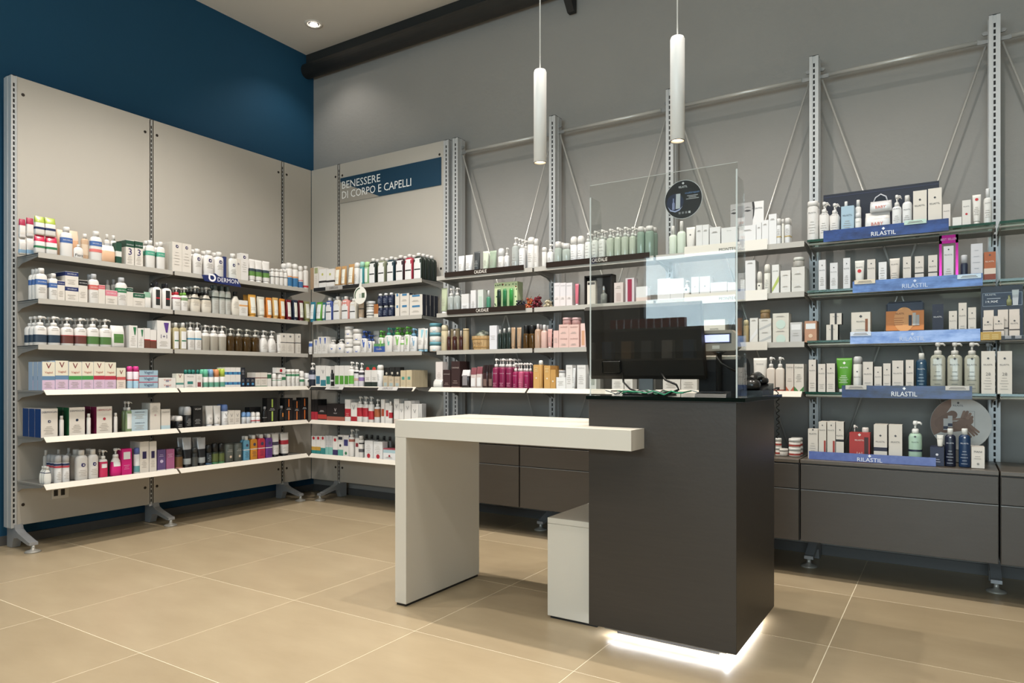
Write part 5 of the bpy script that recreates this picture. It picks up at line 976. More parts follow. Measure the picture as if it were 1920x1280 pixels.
R('tube','white tube with red seal',[(0.1074,0.0365,0.1506)],body='e0dcd6',cap='d0ccc6',drop=('c82a30',0.84,0.4),lines=(0.3,0.6))
R('bottle','white spray bottle with dark collar',[(0.1528,0.034,0.1743)],rows=2,body='dedcd8',cap='e8e8e6',capw=0.5,caph=0.26,band=((0.68,0.72,'333338'),),txt=('RILASTIL',0.58,0.75,'3a3a3e'),lines=(0.15,0.4))
S('B',4.17,1.56,'second right glass shelf')
R('box','slim silver carton',[(-0.6047,0.0354,0.1688),(-0.5455,0.0381,0.1474),(-0.4815,0.0342,0.1679)],d=0.04,body='d8d8da',txt=('RILASTIL',0.66,0.8,'4a4a4e'),dia=0.76,lines=(0.15,0.45))
R('tube','white tube with red round seal',[(-0.4197,0.046,0.15)],body='dcd8d0',cap='d0ccc4',txt=('RILASTIL',0.76,0.75,'3a3a3e'),drop=('c82a30',0.62,0.42))
R('box','cream carton beside sealed tube',[(-0.3624,0.0382,0.15)],d=0.05,body='d8d0c6',txt=('RILASTIL',0.68,0.8,'3a3a3e'),dia=0.78,lines=(0.12,0.2))
R('box','glossy white carton',[(-0.3084,0.0371,0.1309)],d=0.04,body='e8eaee',lines=(0.3,0.8))
R('tube','cream tube in open row',[(-0.2528,0.0476,0.1476)],body='d4ccc2',cap='cac2b8',txt=('RILASTIL',0.78,0.75,'3a3a3e'),lines=(0.2,0.5))
R('box','cream carton at mid row',[(-0.196,0.0364,0.1489)],d=0.05,body='d6cec4',txt=('RILASTIL',0.6,0.8,'3a3a3e'),dia=0.7,lines=(0.12,0.3))
R('box','cream carton with black line',[(-0.1403,0.0398,0.1466),(-0.0804,0.0398,0.1465)],d=0.05,body='d6cec4',bands=((0,0.38,'d6cec4'),(0.38,0.42,'222222'),(0.42,1,'d6cec4')),txt=('RILASTIL',0.6,0.8,'3a3a3e'),dia=0.72)
R('box','silver carton inside magenta frame',[(-0.0117,0.0429,0.1862)],d=0.04,body='cfcfd2',txt=('RILASTIL',0.76,0.8,'3a3a3e'),dia=0.85,lines=(0.1,0.4))
R('bottle','dark dropper with silver sleeve',[(0.0549,0.0308,0.1349)],body='2a3048',cap='c8c8cc',capw=0.9,caph=0.3)
R('box','tall silver foil carton',[(0.1074,0.0487,0.186)],rows=2,d=0.04,body='cacacf',lines=(0.1,0.9),lc='a8a8b0')
R('box','rust and white carton',[(0.1611,0.0479,0.1399)],d=0.05,body='a8542a',bands=((0,0.22,'8a3a22'),(0.22,0.42,'d8c8b8'),(0.42,1,'b05a2c')),txt=('RILASTIL',0.66,0.75,'e8d8c8'),dia=0.82)
S('B',4.17,1.282,'third right glass shelf')
R('box','small cream and black carton',[(-0.554,0.0578,0.086)],d=0.06,body='d4ccc0',side='1c1f2a',plate=(0.02,0.98,'2a2420',0.18),txt=('RILASTIL',0.7,0.5,'444444'),dia=0.85)
R('box','cream and black carton on stack',[(-0.5372,0.0589,0.0616,0.0874)],back=0.01,d=0.06,body='d4ccc0',side='1c1f2a',plate=(0.02,0.98,'2a2420',0.18),txt=('RILASTIL',0.7,0.5,'444444'),dia=0.85)
R('box','cream carton with amber ampoule',[(-0.4122,0.0921,0.1479)],d=0.07,body='dad2c4',plate2=(0.05,0.75,'8a4a20',0.14,0.3),txt=('RILASTIL',0.66,0.45,'333333'),dia=0.78,lines=(0.1,0.4))
R('box','tall navy carton with silver edge',[(-0.0583,0.0489,0.1714)],d=0.05,body='1b2036',side='c0c2c8',txt=('RILASTIL',0.62,0.75,'e0e0e0'),dia=0.72,lines=(0.05,0.2),lc='c0c0c8')
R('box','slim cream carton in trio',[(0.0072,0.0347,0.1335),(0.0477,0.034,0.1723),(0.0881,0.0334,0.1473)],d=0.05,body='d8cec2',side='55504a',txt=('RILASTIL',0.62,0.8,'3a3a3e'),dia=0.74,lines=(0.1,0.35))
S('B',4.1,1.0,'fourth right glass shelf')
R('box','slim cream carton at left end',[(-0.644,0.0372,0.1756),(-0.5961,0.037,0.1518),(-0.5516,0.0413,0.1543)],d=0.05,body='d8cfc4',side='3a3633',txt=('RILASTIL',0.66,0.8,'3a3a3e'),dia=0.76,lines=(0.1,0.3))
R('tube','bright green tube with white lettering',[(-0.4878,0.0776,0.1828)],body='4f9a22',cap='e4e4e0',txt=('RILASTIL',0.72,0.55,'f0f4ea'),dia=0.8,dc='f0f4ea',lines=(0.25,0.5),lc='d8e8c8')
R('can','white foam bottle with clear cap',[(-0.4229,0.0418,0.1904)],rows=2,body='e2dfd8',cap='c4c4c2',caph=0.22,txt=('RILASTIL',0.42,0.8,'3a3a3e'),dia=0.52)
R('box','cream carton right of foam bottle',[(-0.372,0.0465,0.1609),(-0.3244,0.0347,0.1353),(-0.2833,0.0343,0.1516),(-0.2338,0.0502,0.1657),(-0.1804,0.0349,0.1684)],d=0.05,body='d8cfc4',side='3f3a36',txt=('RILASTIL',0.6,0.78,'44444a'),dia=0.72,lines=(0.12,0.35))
R('bottle','dark teal bottle with white cap',[(-0.1288,0.0489,0.2023)],body='1f4560',cap='e4e0d8',capw=0.5,caph=0.16,txt=('RILASTIL',0.6,0.72,'dfe8ee'),dia=0.7,dc='dfe8ee',lines=(0.1,0.5),lc='a8c0d0',dr=0.7)
R('pump','large clear pump bottle',[(-0.0574,0.0661,0.2551),(0.0146,0.0642,0.2532),(0.0864,0.0639,0.2513)],rows=2,body='b4b3a0',pump='d0cdc4',collar='d0cdc4',txt=('RILASTIL',0.56,0.7,'3a3a3a'),dia=0.64,lines=(0.06,0.46),lc='5a5a50',dr=0.7,gl=1,sq=1)
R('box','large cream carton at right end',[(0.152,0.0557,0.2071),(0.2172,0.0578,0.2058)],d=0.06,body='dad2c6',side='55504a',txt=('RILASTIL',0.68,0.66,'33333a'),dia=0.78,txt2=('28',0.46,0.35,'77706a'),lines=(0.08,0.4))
R('pump','grey-topped bottle behind carton',[(0.1533,0.0464,0.251)],back=0.1,body='a8a890',pump='9a9a98',collar='9a9a98',dr=0.7,gl=1,sq=1)
S('B',4.03,0.642,'right cabinet top')
R('box','cream carton at cabinet left',[(-0.6301,0.0494,0.1586)],d=0.05,body='d4ccc0',txt=('RILASTIL',0.84,0.75,'33333a'),dia=0.91,lines=(0.15,0.55))
R('box','tall cream carton with red window',[(-0.583,0.0369,0.1985),(-0.5399,0.039,0.2)],rows=2,d=0.05,body='d4ccc0',plate2=(0.05,0.5,'a82f22',0.25,0.32),txt=('RILASTIL',0.78,0.8,'33333a'),dia=0.86)
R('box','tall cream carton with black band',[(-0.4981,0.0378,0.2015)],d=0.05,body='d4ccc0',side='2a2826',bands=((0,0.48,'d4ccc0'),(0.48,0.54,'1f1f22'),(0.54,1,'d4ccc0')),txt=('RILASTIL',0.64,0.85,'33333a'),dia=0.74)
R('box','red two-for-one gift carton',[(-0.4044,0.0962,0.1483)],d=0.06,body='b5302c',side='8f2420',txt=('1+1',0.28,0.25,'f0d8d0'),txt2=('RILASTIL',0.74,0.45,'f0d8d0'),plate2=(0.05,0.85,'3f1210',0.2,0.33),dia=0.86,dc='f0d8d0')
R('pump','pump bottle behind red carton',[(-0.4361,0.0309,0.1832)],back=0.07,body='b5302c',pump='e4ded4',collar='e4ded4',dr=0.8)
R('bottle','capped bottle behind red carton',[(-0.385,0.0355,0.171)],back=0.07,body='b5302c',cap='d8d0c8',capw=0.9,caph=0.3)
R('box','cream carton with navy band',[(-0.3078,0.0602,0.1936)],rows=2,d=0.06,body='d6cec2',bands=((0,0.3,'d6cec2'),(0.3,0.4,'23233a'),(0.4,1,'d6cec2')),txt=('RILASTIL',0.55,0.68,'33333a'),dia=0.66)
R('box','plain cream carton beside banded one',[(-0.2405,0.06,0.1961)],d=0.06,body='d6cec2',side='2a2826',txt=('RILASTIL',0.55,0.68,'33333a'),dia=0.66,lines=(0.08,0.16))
R('pump','mint green pump bottle',[(-0.154,0.0599,0.2151)],rows=2,body='a4c4ac',pump='e6e4de',collar='e6e4de',band=((0.3,0.345,'1f2440'),),txt=('RILASTIL',0.52,0.55,'22262a'),dia=0.6,dr=0.8)
R('box','navy carton with white crest',[(-0.0597,0.0585,0.0921)],d=0.09,body='262c48',side='1c2030',drop=('d8d8e0',0.6,0.2),lines=(0.15,0.4),lc='b8b8c8')
R('tube','small white tube standing on navy carton',[(-0.0468,0.0277,0.0609,0.0906)],body='dcd8ce',cap='2a2a30',txt=('RILASTIL',0.7,0.8,'33333a'))
R('bottle','dark navy bottle with white flip cap',[(-0.0044,0.0468,0.185)],body='141d33',cap='e8e4dc',capw=0.52,caph=0.16,txt=('RILASTIL',0.62,0.72,'d8dce4'),dia=0.72,dc='d8dce4',lines=(0.05,0.45),lc='a8b0c0',dr=0.8)
R('bottle','blue and navy bottle with white flip cap',[(0.0549,0.0496,0.1874)],body='14335a',cap='e8e4dc',capw=0.52,caph=0.16,txt=('RILASTIL',0.62,0.72,'d8dce4'),dia=0.72,dc='d8dce4',lines=(0.05,0.45),lc='a8b0c0',dr=0.8)
R('box','white cube carton under round display',[(0.1083,0.0527,0.1012)],d=0.09,body='ddd5ca',txt=('MANI',0.78,0.6,'3a3a3a'),lines=(0.4,0.6),drop=('8a8680',0.2,0.2))
S('B',4.06,0.642,'cabinet beside counter')
R('jar','small white jar with red label',[(-0.8161,0.0327,0.0968)],stack=2,body='dcd4ca',lid='e6e0d8',band=((0.2,0.4,'a83a30'),))
R('jar','wide white jar in front',[(-0.7963,0.0579,0.0394)],body='ccc4ba',lid='e2dcd2')
R('jar','wide white jar with red label',[(-0.7333,0.0625,0.0978)],rows=2,stack=2,body='d8d0c6',lid='e6e0d8',band=((0.15,0.35,'a83a30'),))
# ------------------------------------------------------------------ shelf-edge strips, signs and displays
def strip(name,label,x0,x1,y,z0,z1,col,text=None,tw=.1,th=.02,tx=0,tc='efe9e0',em=None,tilt=0,noise=None,rough=.3,cat='shelf strip',tz=0):
    t=thing(name,label,cat,((x0+x1)/2,y,z0)); w=(x1-x0)/2; h=z1-z0; t.rotation_euler=(tilt,0,0)
    MB().box((-w,-.003,0),(w,0,h)).obj('strip',mat(col,rough,noise=noise),t)
    if text: write(t,text,tw,th,tc,(tx,-.0036,h/2+tz))
    if em: MB().prism([(tx,h/2+em-.008),(tx+.008,h/2+em),(tx,h/2+em+.008),(tx-.008,h/2+em)],'y',-.0038,-.003).obj('emblem',mat(tc,.4),t)
    return t
br='2e231c'
strip('shelf_strip','dark brown shelf strip on the top shelf left of the desk bay gap',-3.218,-2.523,4.146,1.826,1.863,br,'CAUDALIE',.11,.024,-.02)
strip('shelf_strip','dark brown shelf strip under the clear green bottles',-2.344,-1.60,4.146,1.826,1.863,br,'CAUDALIE',.11,.024,.03)
strip('shelf_strip','dark brown shelf strip in front of the floral gift box',-3.198,-2.51,4.146,1.545,1.582,br,'CAUDALIE',.11,.024,-.02)
for (z,lb,tx) in ((1.812,'top',.02),(1.522,'second',.02)):
    strip('shelf_plate','white shelf plate on the %s shelf behind the plexiglass'%lb,-1.375,-.89,4.143,z,z+.06,'ece7dd','MONTEIL',.105,.018,tx,'222222',tz=-.008)
    
strip('shelf_plate','white shelf plate on the third shelf behind the plexiglass',-1.08,-.89,4.143,1.235,1.283,'ddd7cc')
t=strip('shelf_strip','black shelf strip with a grey name plate on top corner shelf',-4.64,-4.093,4.146,1.812,1.842,'1a1a1b')
MB().box((-.125,-.0055,-.002),(.075,-.003,.034)).obj('name_plate',mat('a9a6a2',.4),t); write(t,'DERCOS',.1,.018,'3a3634',(-.025,-.0061,.016))
t=strip('shelf_strip','black tilted strip with two grey name plates on fourth shelf',-4.58,-3.46,4.0435,.969,1.001,'1c1b1b',tilt=-.7)
for x in (-.27,.315):
    MB().box((x-.1,-.0055,.004),(x+.1,-.003,.04)).obj('name_plate',mat('bdbab6',.4),t); write(t,'DERCOS',.1,.02,'3a3634',(x,-.0061,.022))
nz=lambda a,b:(7,.13,(1.2,1,3.2),b)
strip('brand_strip','deep blue printed strip on the top right glass shelf',-.594,-.011,4.142,1.82,1.882,'2a4a8f','RILASTIL',.115,.022,0,'f0f2f6',.012,noise=nz(0,'182a5c'),tz=-.012)
strip('brand_strip','light blue printed strip on the second right glass shelf',-.449,.131,4.142,1.532,1.594,'5f86c8','RILASTIL',.115,.022,0,'c8d4ec',.014,noise=nz(0,'31528f'),tz=-.01)
strip('brand_strip','pale blue printed strip on the third right glass shelf',-.461,.121,4.142,1.258,1.32,'9db8ea','RILASTIL',.115,.022,0,'c4d2ee',.014,noise=nz(0,'5a7fc4'),tz=-.01)
strip('brand_strip','navy printed strip on the fourth right glass shelf',-.493,.086,4.072,.972,1.036,'2c4277','RILASTIL',.115,.024,0,'eef0f4',.018,noise=nz(0,'161f3d'),tz=-.01)
strip('brand_strip','speckled violet-blue strip standing on the right cabinet top',-.645,-.064,4.0,.642,.684,'6678b4','RILASTIL',.115,.02,0,'eef0f4',.012,noise=(30,.3,(1,1,1),'4a5a98'),tz=-.008)
for i,(x,y,z,lb,c) in enumerate(((-.157,4.136,1.868,'pale green tab above the deep blue strip','bfd8cc'),(-.39,4.136,1.577,'cream tab at left of the light blue strip','ded2ba'),(.075,4.136,1.57,'pale blue tab at right of the light blue strip','c2d6e4'),(-.41,4.136,1.3,'white tab at left of the pale blue strip','d6deea'),(-.425,4.066,1.015,'grey tab at left of the navy strip','c4c0b8'),(.025,4.066,1.015,'grey tab at right of the navy strip','c4c0b8'))):
    t=tag(MB().bbox((-.05,-.002,0),(.05,0,.022),.0008).obj('category_tab',mat(c,.4),None,(x,y,z)),lb,'tab','small tabs on the brand strips')
    MB().box((-.03,-.0024,.012),(.03,-.002,.015)).obj('print_line',mat('77726a',.5),t); MB().box((-.035,-.0024,.006),(.035,-.002,.009)).obj('print_line',mat('77726a',.5),t)
# blue wobbler on the left wall
t=thing('shelf_sign','blue slanted shelf sign with white drop logo on left wall','sign',(-4.688,3.29,1.79)); t.rotation_euler=(0,0,PI/2)
MB().prism([(-.172,.045),(-.11,.05),(-.1,.062),(-.06,.068),(-.03,.05),(.13,.05),(.155,.012),(.165,-.012),(-.15,.002)],'y',-.004,0).obj('plate',mat('1d2a62',.4),t)
write(t,'DERMON',.18,.032,'f0f0f4',(.048,-.0046,.026))
N=24
def dropring(c,r1,r2,dep): 
    v=[];f=[]
    for k in range(N):
        a=2*PI*k/N; q=1.35 if k==9 else (1.15 if k in(8,10) else 1)
        for rr in (r1*q,r2*(q if r2 else 1)): v.append((c[0]+rr*math.cos(a),dep,c[1]+rr*math.sin(a)*.95))
    for k in range(N): a=2*k;b=2*((k+1)%N); f.append((a,b,b+1,a+1))
    return MB().add(v,f)
dropring((-.087,.033),.031,.017,-.0048).obj('drop_logo',mat('f0f0f4',.4),t)
# oval hang tag
t=thing('hang_tag','white oval hang tag with leaf print under top corner shelf','tag',(-4.072,4.126,1.672))
MB().prism([(.07*math.cos(2*PI*k/30),.072+.072*math.sin(2*PI*k/30)) for k in range(30)],'y',-.0015,0).obj('card',mat('eceae2',.5),t)
MB().prism([(-.014,.14),(.014,.14),(.018,.178),(-.004,.178)],'y',-.0012,.0003).obj('stem',mat('e4e2da',.5),t)
for k in range(12):
    a=PI*.55+k*.16; r=.057; MB().prism([(r*math.cos(a)-.007,.072+r*math.sin(a)),(r*math.cos(a),.072+r*math.sin(a)+.009),(r*math.cos(a)+.008,.072+r*math.sin(a)),(r*math.cos(a),.072+r*math.sin(a)-.006)],'y',-.002,-.0015).obj('leaf',mat('5d7a5a' if k%2 else '39503c',.5),t)
MB().box((-.012,-.002,.05),(.014,-.0015,.085)).obj('picture_bottle',mat('c8cfc8',.5),t); MB().box((.018,-.002,.05),(.05,-.0015,.09)).obj('picture_leaves',mat('4a5f4a',.5),t)
# floral gift box
t=thing('gift_box','pale green floral gift box with three green products showing','gift box',(-2.708,4.2,1.556))
MB().bbox((-.098,0,0),(.098,.075,.205),.001).obj('carton',mat('c8d6a8',.5),t)
MB().box((-.045,-.0015,.02),(.075,0,.165)).obj('window',mat('9fb88a',.3),t)
for x,c in ((-.055,'22332a'),(-.005,'2f7a4a'),(.05,'3f9a4a')): MB().rings([(.016,.006,.02),(.016,.006,.14),(.012,.005,.155)],2,12,cx=x,cy=-.006).obj('product',mat(c,.3),t)
for k in range(26):
    x=random.choice((-1,1))*random.uniform(.078,.094) if k%2 else random.uniform(-.09,.09); z=random.uniform(.01,.195) if k%2 else random.choice((.01,.185))+random.uniform(-.004,.008)
    MB().prism([(x-.006,z),(x,z+.007),(x+.006,z),(x,z-.005)],'y',-.0012,0).obj('flower',mat(random.choice(('a83a2f','2f4a34','4a7a44')),.5),t)
# grapes
def grapes(x0,x1,z,n,cols,label,r=.0088,h=.07):
    t=thing('grape_bunch',label,'grapes',((x0+x1)/2,4.215,z),0,'decorative grape bunches'); w=(x1-x0)/2
    for c in cols:
        m=MB()
        for k in range(n//len(cols)):
            q=random.random(); zz=r+random.random()**1.4*(h-2*r); ww=(w-r)*(1-.7*zz/h); m.sphere((random.uniform(-ww,ww),random.uniform(-.03,.03),zz),r*random.uniform(.85,1.1),10,7)
        m.obj('berries',mat(c,.18,spec=.7),t)
    MB().tube([(0,0,h*.6),(.004,0,h*.9),(.014,.004,h+.008)],.002,6).obj('stalk',mat('5a4a2a',.6),t)
grapes(-2.646,-2.53,1.556,60,('1d1c26','2a2836'),'dark blue grape bunch beside the gift box')
grapes(-2.548,-2.488,1.556,40,('b8642f','a84a30'),'amber grape bunch between dark ones',h=.085)
grapes(-2.50,-2.405,1.556,70,('5a1220','7a1a2c'),'burgundy grape bunch, tallest of the bunches',h=.095)
grapes(-2.402,-2.335,1.556,40,('c8bca0','b8aa8c'),'pale cream grape bunch at the right end',h=.06)
# dried leaves on the top shelf
for i,(x,l) in enumerate(((-3.16,'curled brown leaf at the left end of top shelf'),(-3.11,'smaller brown leaf beside white tubes'))):
    o=MB().add([(-.03,0,.004),(0,-.015,.012),(.03,0,.022),(0,.015,.01),(0,0,.016)],[(0,1,4),(1,2,4),(2,3,4),(3,0,4)]).obj('dried_leaf',mat('8a5a34',.7),None,(x,4.18,1.838)); tag(o,l,'leaf')
# wooden tub with sponges
t=thing('wooden_tub','small wooden tub filled with pale sponges','tub',(-2.94,4.24,1.276))
for k in range(20):
    a=2*PI*k/20; b=2*PI*(k+.94)/20
    v=[]
    for rr,z in ((.07,0),(.085,.105)):
        for q in (rr,rr-.007): v+= [(q*math.cos(a),q*math.sin(a)*.8,z),(q*math.cos(b),q*math.sin(b)*.8,z)]
    MB().add(v,[(0,1,5,4),(2,6,7,3),(4,5,7,6),(0,4,6,2),(1,3,7,5),(0,2,3,1)]).obj('stave',mat('c9a878' if k%3 else 'bd9a6a',.6),t)
MB().rings([(.07,.056,.002),(.07,.056,.006)],2,20).obj('base',mat('a88658',.6),t)
for z,r in ((.018,.0745),(.078,.083)): MB().rings([(r,r*.8,z),(r+.002,r*.8+.002,z+.004),(r+.0005,r*.8+.0005,z+.012)],2,24,caps=(False,False)).obj('hoop',mat('b08a55',.5),t)
write(t,'CAUDALIE',.08,.016,'5a4028',(0,-.066,.05))
for k in range(9):
    MB().sphere((random.uniform(-.055,.055),random.uniform(-.03,.03),.1+random.uniform(0,.035)),.024,8,6,sz=.8).obj('sponge',mat(random.choice(('b4b2a4','a0a290','8a9080')),.9,bump=(90,.6)),t)
# black framed tester display
t=thing('tester_display','black framed display with carton and dropper bottle','display',(-1.981,4.2,1.556))
for a,b in (((-.1,0,0),(-.09,.07,.2)),((.09,0,0),(.1,.07,.2)),((-.1,0,.19),(.1,.07,.2)),((-.09,.06,0),(.09,.07,.19))): MB().box(a,b).obj('frame',mat('211a17',.4),t)
MB().bbox((-.082,.005,.0),(-.02,.035,.165),.001).obj('carton',mat('dcd4c8',.5),t); MB().box((-.078,.004,.14),(-.025,.005,.155)).obj('label_bar',mat('3a3430',.5),t)
MB().rings([(.022,.022,0),(.022,.022,.07),(.012,.012,.08)],2,16,cx=.03,cy=.03).obj('dropper_bottle',mat('8a8c86',.1,alpha=.85),t); MB().rings([(.011,.011,.08),(.011,.011,.115),(.006,.006,.13)],2,12,cx=.03,cy=.03).obj('dropper_cap',mat('c8cacc',.2,.8),t)
# navy backing board, top right shelf
t=thing('backing_board','long dark navy board standing behind the top right products','board',(-.34,4.36,1.842))
MB().box((-.285,0,0),(.285,.006,.288)).obj('board',mat('1b1d2c',.4),t); MB().box((-.285,-.0008,.27),(.285,0,.275)).obj('edge_line',mat('2c3048',.4),t)
MB().tube([(-.03,-.012,.2),(-.015,-.014,.235),(.01,-.014,.25),(.035,-.014,.235),(.045,-.012,.2)],.004,8).obj('cable_loop',mat('cfcfd4',.3),t)
# magenta best seller frame
t=thing('promo_display','shiny magenta best seller frame around a silver carton','display',(-.0115,4.2,1.56))
for a,b in (((-.0415,0,0),(-.03,.012,.247)),((.03,0,0),(.0415,.012,.247)),((-.0415,0,.205),(.0415,.012,.247)),((-.0415,0,0),(.0415,.012,.006))): MB().box(a,b).obj('frame',mat('c01f8c',.15,.5),t)
write(t,'BEST SELLER',.07,.011,'f4d8ec',(0,-.0006,.226))
t=thing('display_marker','small violet diamond marker beside the magenta frame','marker',(-.075,4.165,1.56))
MB().prism([(-.022,0),(.022,0),(0,.04)],'y',0,.004).obj('wedge',mat('a06ad8',.15,.3),t)
# navy tray with orange card
t=thing('promo_tray','navy tray leaning on the shelf with an orange promo card','tray',(-.209,4.235,1.282)); t.rotation_euler=(-.08,0,0)
w_,h_=.089,.202
MB().prism([(-w_,.0),(w_,.0),(w_,h_-.015),(w_-.015,h_),(-w_+.015,h_),(-w_,h_-.015)],'y',0,.012).obj('tray_base',mat('232c44',.35),t)
for a,b in (((-w_,-.008,0),(-w_+.006,0,h_-.014)),((w_-.006,-.008,0),(w_,0,h_-.014)),((-w_+.014,-.008,h_-.006),(w_-.014,0,h_))): MB().bbox(a,b,.001).obj('tray_rim',mat('11141f',.35),t)
cd_=MB().box((-.088,-.012,.045),(.088,-.0095,.15)).obj('promo_card',mat('d9853f',.45),t)
MB().prism([(.0475*math.cos(2*PI*k/30)-.003,.103+.066*math.sin(2*PI*k/30)) for k in range(30)],'y',-.0135,-.012).obj('promo_disc',mat('eaa566',.45),cd_)
write(cd_,'RILASTIL',.04,.009,'7a3a20',(-.022,-.0141,.135))
for k,x in enumerate((.018,.036,.052)): MB().box((x,-.0152,.07),(x+.015,-.0135,.125+.012*(k==1))).obj('picture_carton',mat(('2a2c3c','c8c4be','b4b2b0')[k],.5),cd_)
for k in range(4): MB().box((-.05,-.0141,.11-.012*k),(-.004-.006*(k%2),-.0135,.1125-.012*k)).obj('print_line',mat('b0602c',.5),cd_)
# counter display stand at the right edge
t=thing('promo_stand','dark blue promo stand with price and six cream cartons','display stand',(.21,4.13,1.282))
MB().box((-.085,.06,-.02),(.085,.066,.25)).obj('back_card',mat('141a2c',.4),t)
MB().box((-.075,.0585,.155),(.08,.06,.215)).obj('picture',mat('1c3454',.4,noise=(8,.3,(1,1,1),'11192c')),t)
write(t,'RILASTIL',.045,.008,'dfe4ec',(-.045,.058,.207)); write(t,'19,90€',.05,.013,'f0f2f6',(-.04,.058,.172))
MB().box((-.06,.0582,.186),(-.005,.0586,.1895)).obj('print_line',mat('c0c8d4',.5),t)
for a,b in (((-.078,.0582,.15),(.082,.0586,.1515)),((-.078,.0582,.214),(.082,.0586,.2155)),((-.078,.0582,.15),(-.0765,.0586,.215)),((.0805,.0582,.15),(.082,.0586,.215))): MB().box(a,b).obj('picture_frame',mat('9fb0c4',.4),t)
MB().rings([(.01,.004,.15),(.011,.004,.175),(.005,.003,.184),(.005,.003,.2)],2,12,cx=.03,cy=.0565).obj('picture_dropper',mat('8a8f68',.3),t)
MB().prism([(.045,.15),(.065,.15),(.069,.226),(.041,.226)],'y',.0555,.0582).obj('picture_tube',mat('b8bcc0',.4),t)
MB().box((-.085,0,-.02),(.085,.06,-.002)).obj('base',mat('17171a',.4),t)
MB().box((-.088,-.003,-.02),(-.005,0,.02)).obj('gold_strip',mat('a98436',.4,.2),t)
for k in range(2): 
    for q in range(3): MB().box((-.078+k*.036,-.0036,.004-q*.008),(-.052+k*.036,-.003,.0065-q*.008)).obj('print_line',mat('d8c890',.5),t); MB().box((.01+k*.04,-.0006,-.004-q*.005),(.035+k*.04,0,-.0015-q*.005)).obj('print_line',mat('c8c8cc',.5),t)
def promo_carton(x,y,z,h,lab):
    o=tag(MB().box((-.0205,0,0),(.0205,.022,h)).obj('carton',mat('d8cdc2',.5),None,(x,y,z)),lab,'box','cream cartons on the promo stand')
    lettering('RILASTIL',.03,.007,z0=h*.6).obj('lettering',mat('3a3a3e',.5),o); MB().prism([(0,h*.6+.008),(.005,h*.6+.013),(0,h*.6+.018),(-.005,h*.6+.013)],'y',-.0008,0).obj('emblem',mat('3a3a3e',.5),o)
    MB().box((-.0205,-.0007,h*.27),(.0205,0,h*.32)).obj('dark_band',mat('3a2c26',.5),o)
for k,x in enumerate((.152,.196,.258)): promo_carton(x,4.135,1.281,.098-.004*(k==0),'%s front cream carton from left on the promo stand'%OR[k])
for k,x in enumerate((.156,.214,.259)): promo_carton(x,4.162,1.281,.13,'%s rear cream carton from left on the promo stand'%OR[k])
# portrait card and round hand-care display (flat printed cards)
t=thing('portrait_card','white card with a black and white half face portrait','picture card',(-1.047,4.32,1.836))
MB().box((-.098,0,0),(.098,.004,.3)).obj('card',mat('e4e2e0',.4),t)
MB().prism([(-.098,.0),(-.02,.0),(.0,.04),(.022,.1),(.034,.17),(.036,.25),(.03,.3),(-.098,.3)],'y',-.0006,0).obj('printed_face',mat('b4b2b0',.5,noise=(5,.4,(1,1,1),'a4a2a0')),t)
MB().prism([(.03,.3),(.036,.25),(.034,.19),(.042,.22),(.046,.27),(.042,.3)],'y',-.0009,-.0003).obj('printed_hair',mat('2a2828',.5),t)
for x,z,w_ in ((-.077,.245,.02),(.004,.25,.022)):
    MB().prism([(x-w_,z),(x-w_*.3,z+.006),(x+w_*.6,z+.004),(x+w_,z-.002),(x,z-.006)],'y',-.001,-.0005).obj('printed_eye',mat('3a3838',.5),t)
    MB().prism([(x-w_*1.1,z+.016),(x,z+.024),(x+w_,z+.019),(x,z+.02)],'y',-.001,-.0005).obj('printed_brow',mat('4a4848',.5),t)
MB().prism([(-.05,.16),(-.034,.155),(-.03,.165),(-.036,.24),(-.04,.19)],'y',-.001,-.0005).obj('printed_nose',mat('8a8886',.5),t); MB().prism([(-.055,.118),(-.03,.125),(-.005,.118),(-.03,.108)],'y',-.001,-.0005).obj('printed_mouth',mat('6a6664',.5),t)
write(t,'MONTEIL',.06,.009,'2a2a2a',(.062,-.0008,.258))
t=thing('round_display','round card with a photo of two brown hands','display card',(.04,4.26,.642)); t.rotation_euler=(-.06,0,0)
R_=.134; cz=.198
MB().prism([(R_*math.cos(2*PI*k/48),cz+R_*math.sin(2*PI*k/48)) for k in range(48)],'y',0,.004).obj('card',mat('dedad4',.5,noise=(4,.35,(1,1,1),'cbc6c0')),t)
MB().box((-.05,.004,0),(.05,.03,.12)).obj('card_support',mat('8a8680',.5),t)
sk='8a6248'
def arc(a0,a1,n=10,r=R_-.001): return [(r*math.cos(a0+(a1-a0)*k/n),cz+r*math.sin(a0+(a1-a0)*k/n)) for k in range(n+1)]
def capsule(p,q,r0,r1,n=6):
    (x0,z0),(x1,z1)=p,q; a=math.atan2(z1-z0,x1-x0); P_=[]
    for k in range(n+1): t_=a+PI/2+PI*k/n; P_.append((x0+r0*math.cos(t_),z0+r0*math.sin(t_)))
    for k in range(n+1): t_=a-PI/2+PI*k/n; P_.append((x1+r1*math.cos(t_),z1+r1*math.sin(t_)))
    return P_
skm=[mat('8d6a54',.5,noise=(14,.4,(1,1,1),'7c5a45')),mat('9c7a64',.5,noise=(14,.4,(1,1,1),'8a6852')),mat('74523e',.5,noise=(14,.4,(1,1,1),'85624c'))]
MB().prism(arc(PI*.60,PI*1.16,14)+[(-.085,cz-.045),(-.06,cz-.02),(-.052,cz+.02),(-.06,cz+.055),(-.04,cz+.09)],'y',-.0006,0).obj('printed_shoulder',skm[0],t)
MB().prism(capsule((-.085,cz+.0),(-.035,cz+.045),.03,.022),'y',-.0009,-.0003).obj('printed_neck',skm[2],t)
MB().prism(capsule((-.07,cz-.02),(.01,cz-.012),.03,.024),'y',-.0011,-.0005).obj('printed_forearm',skm[2],t)
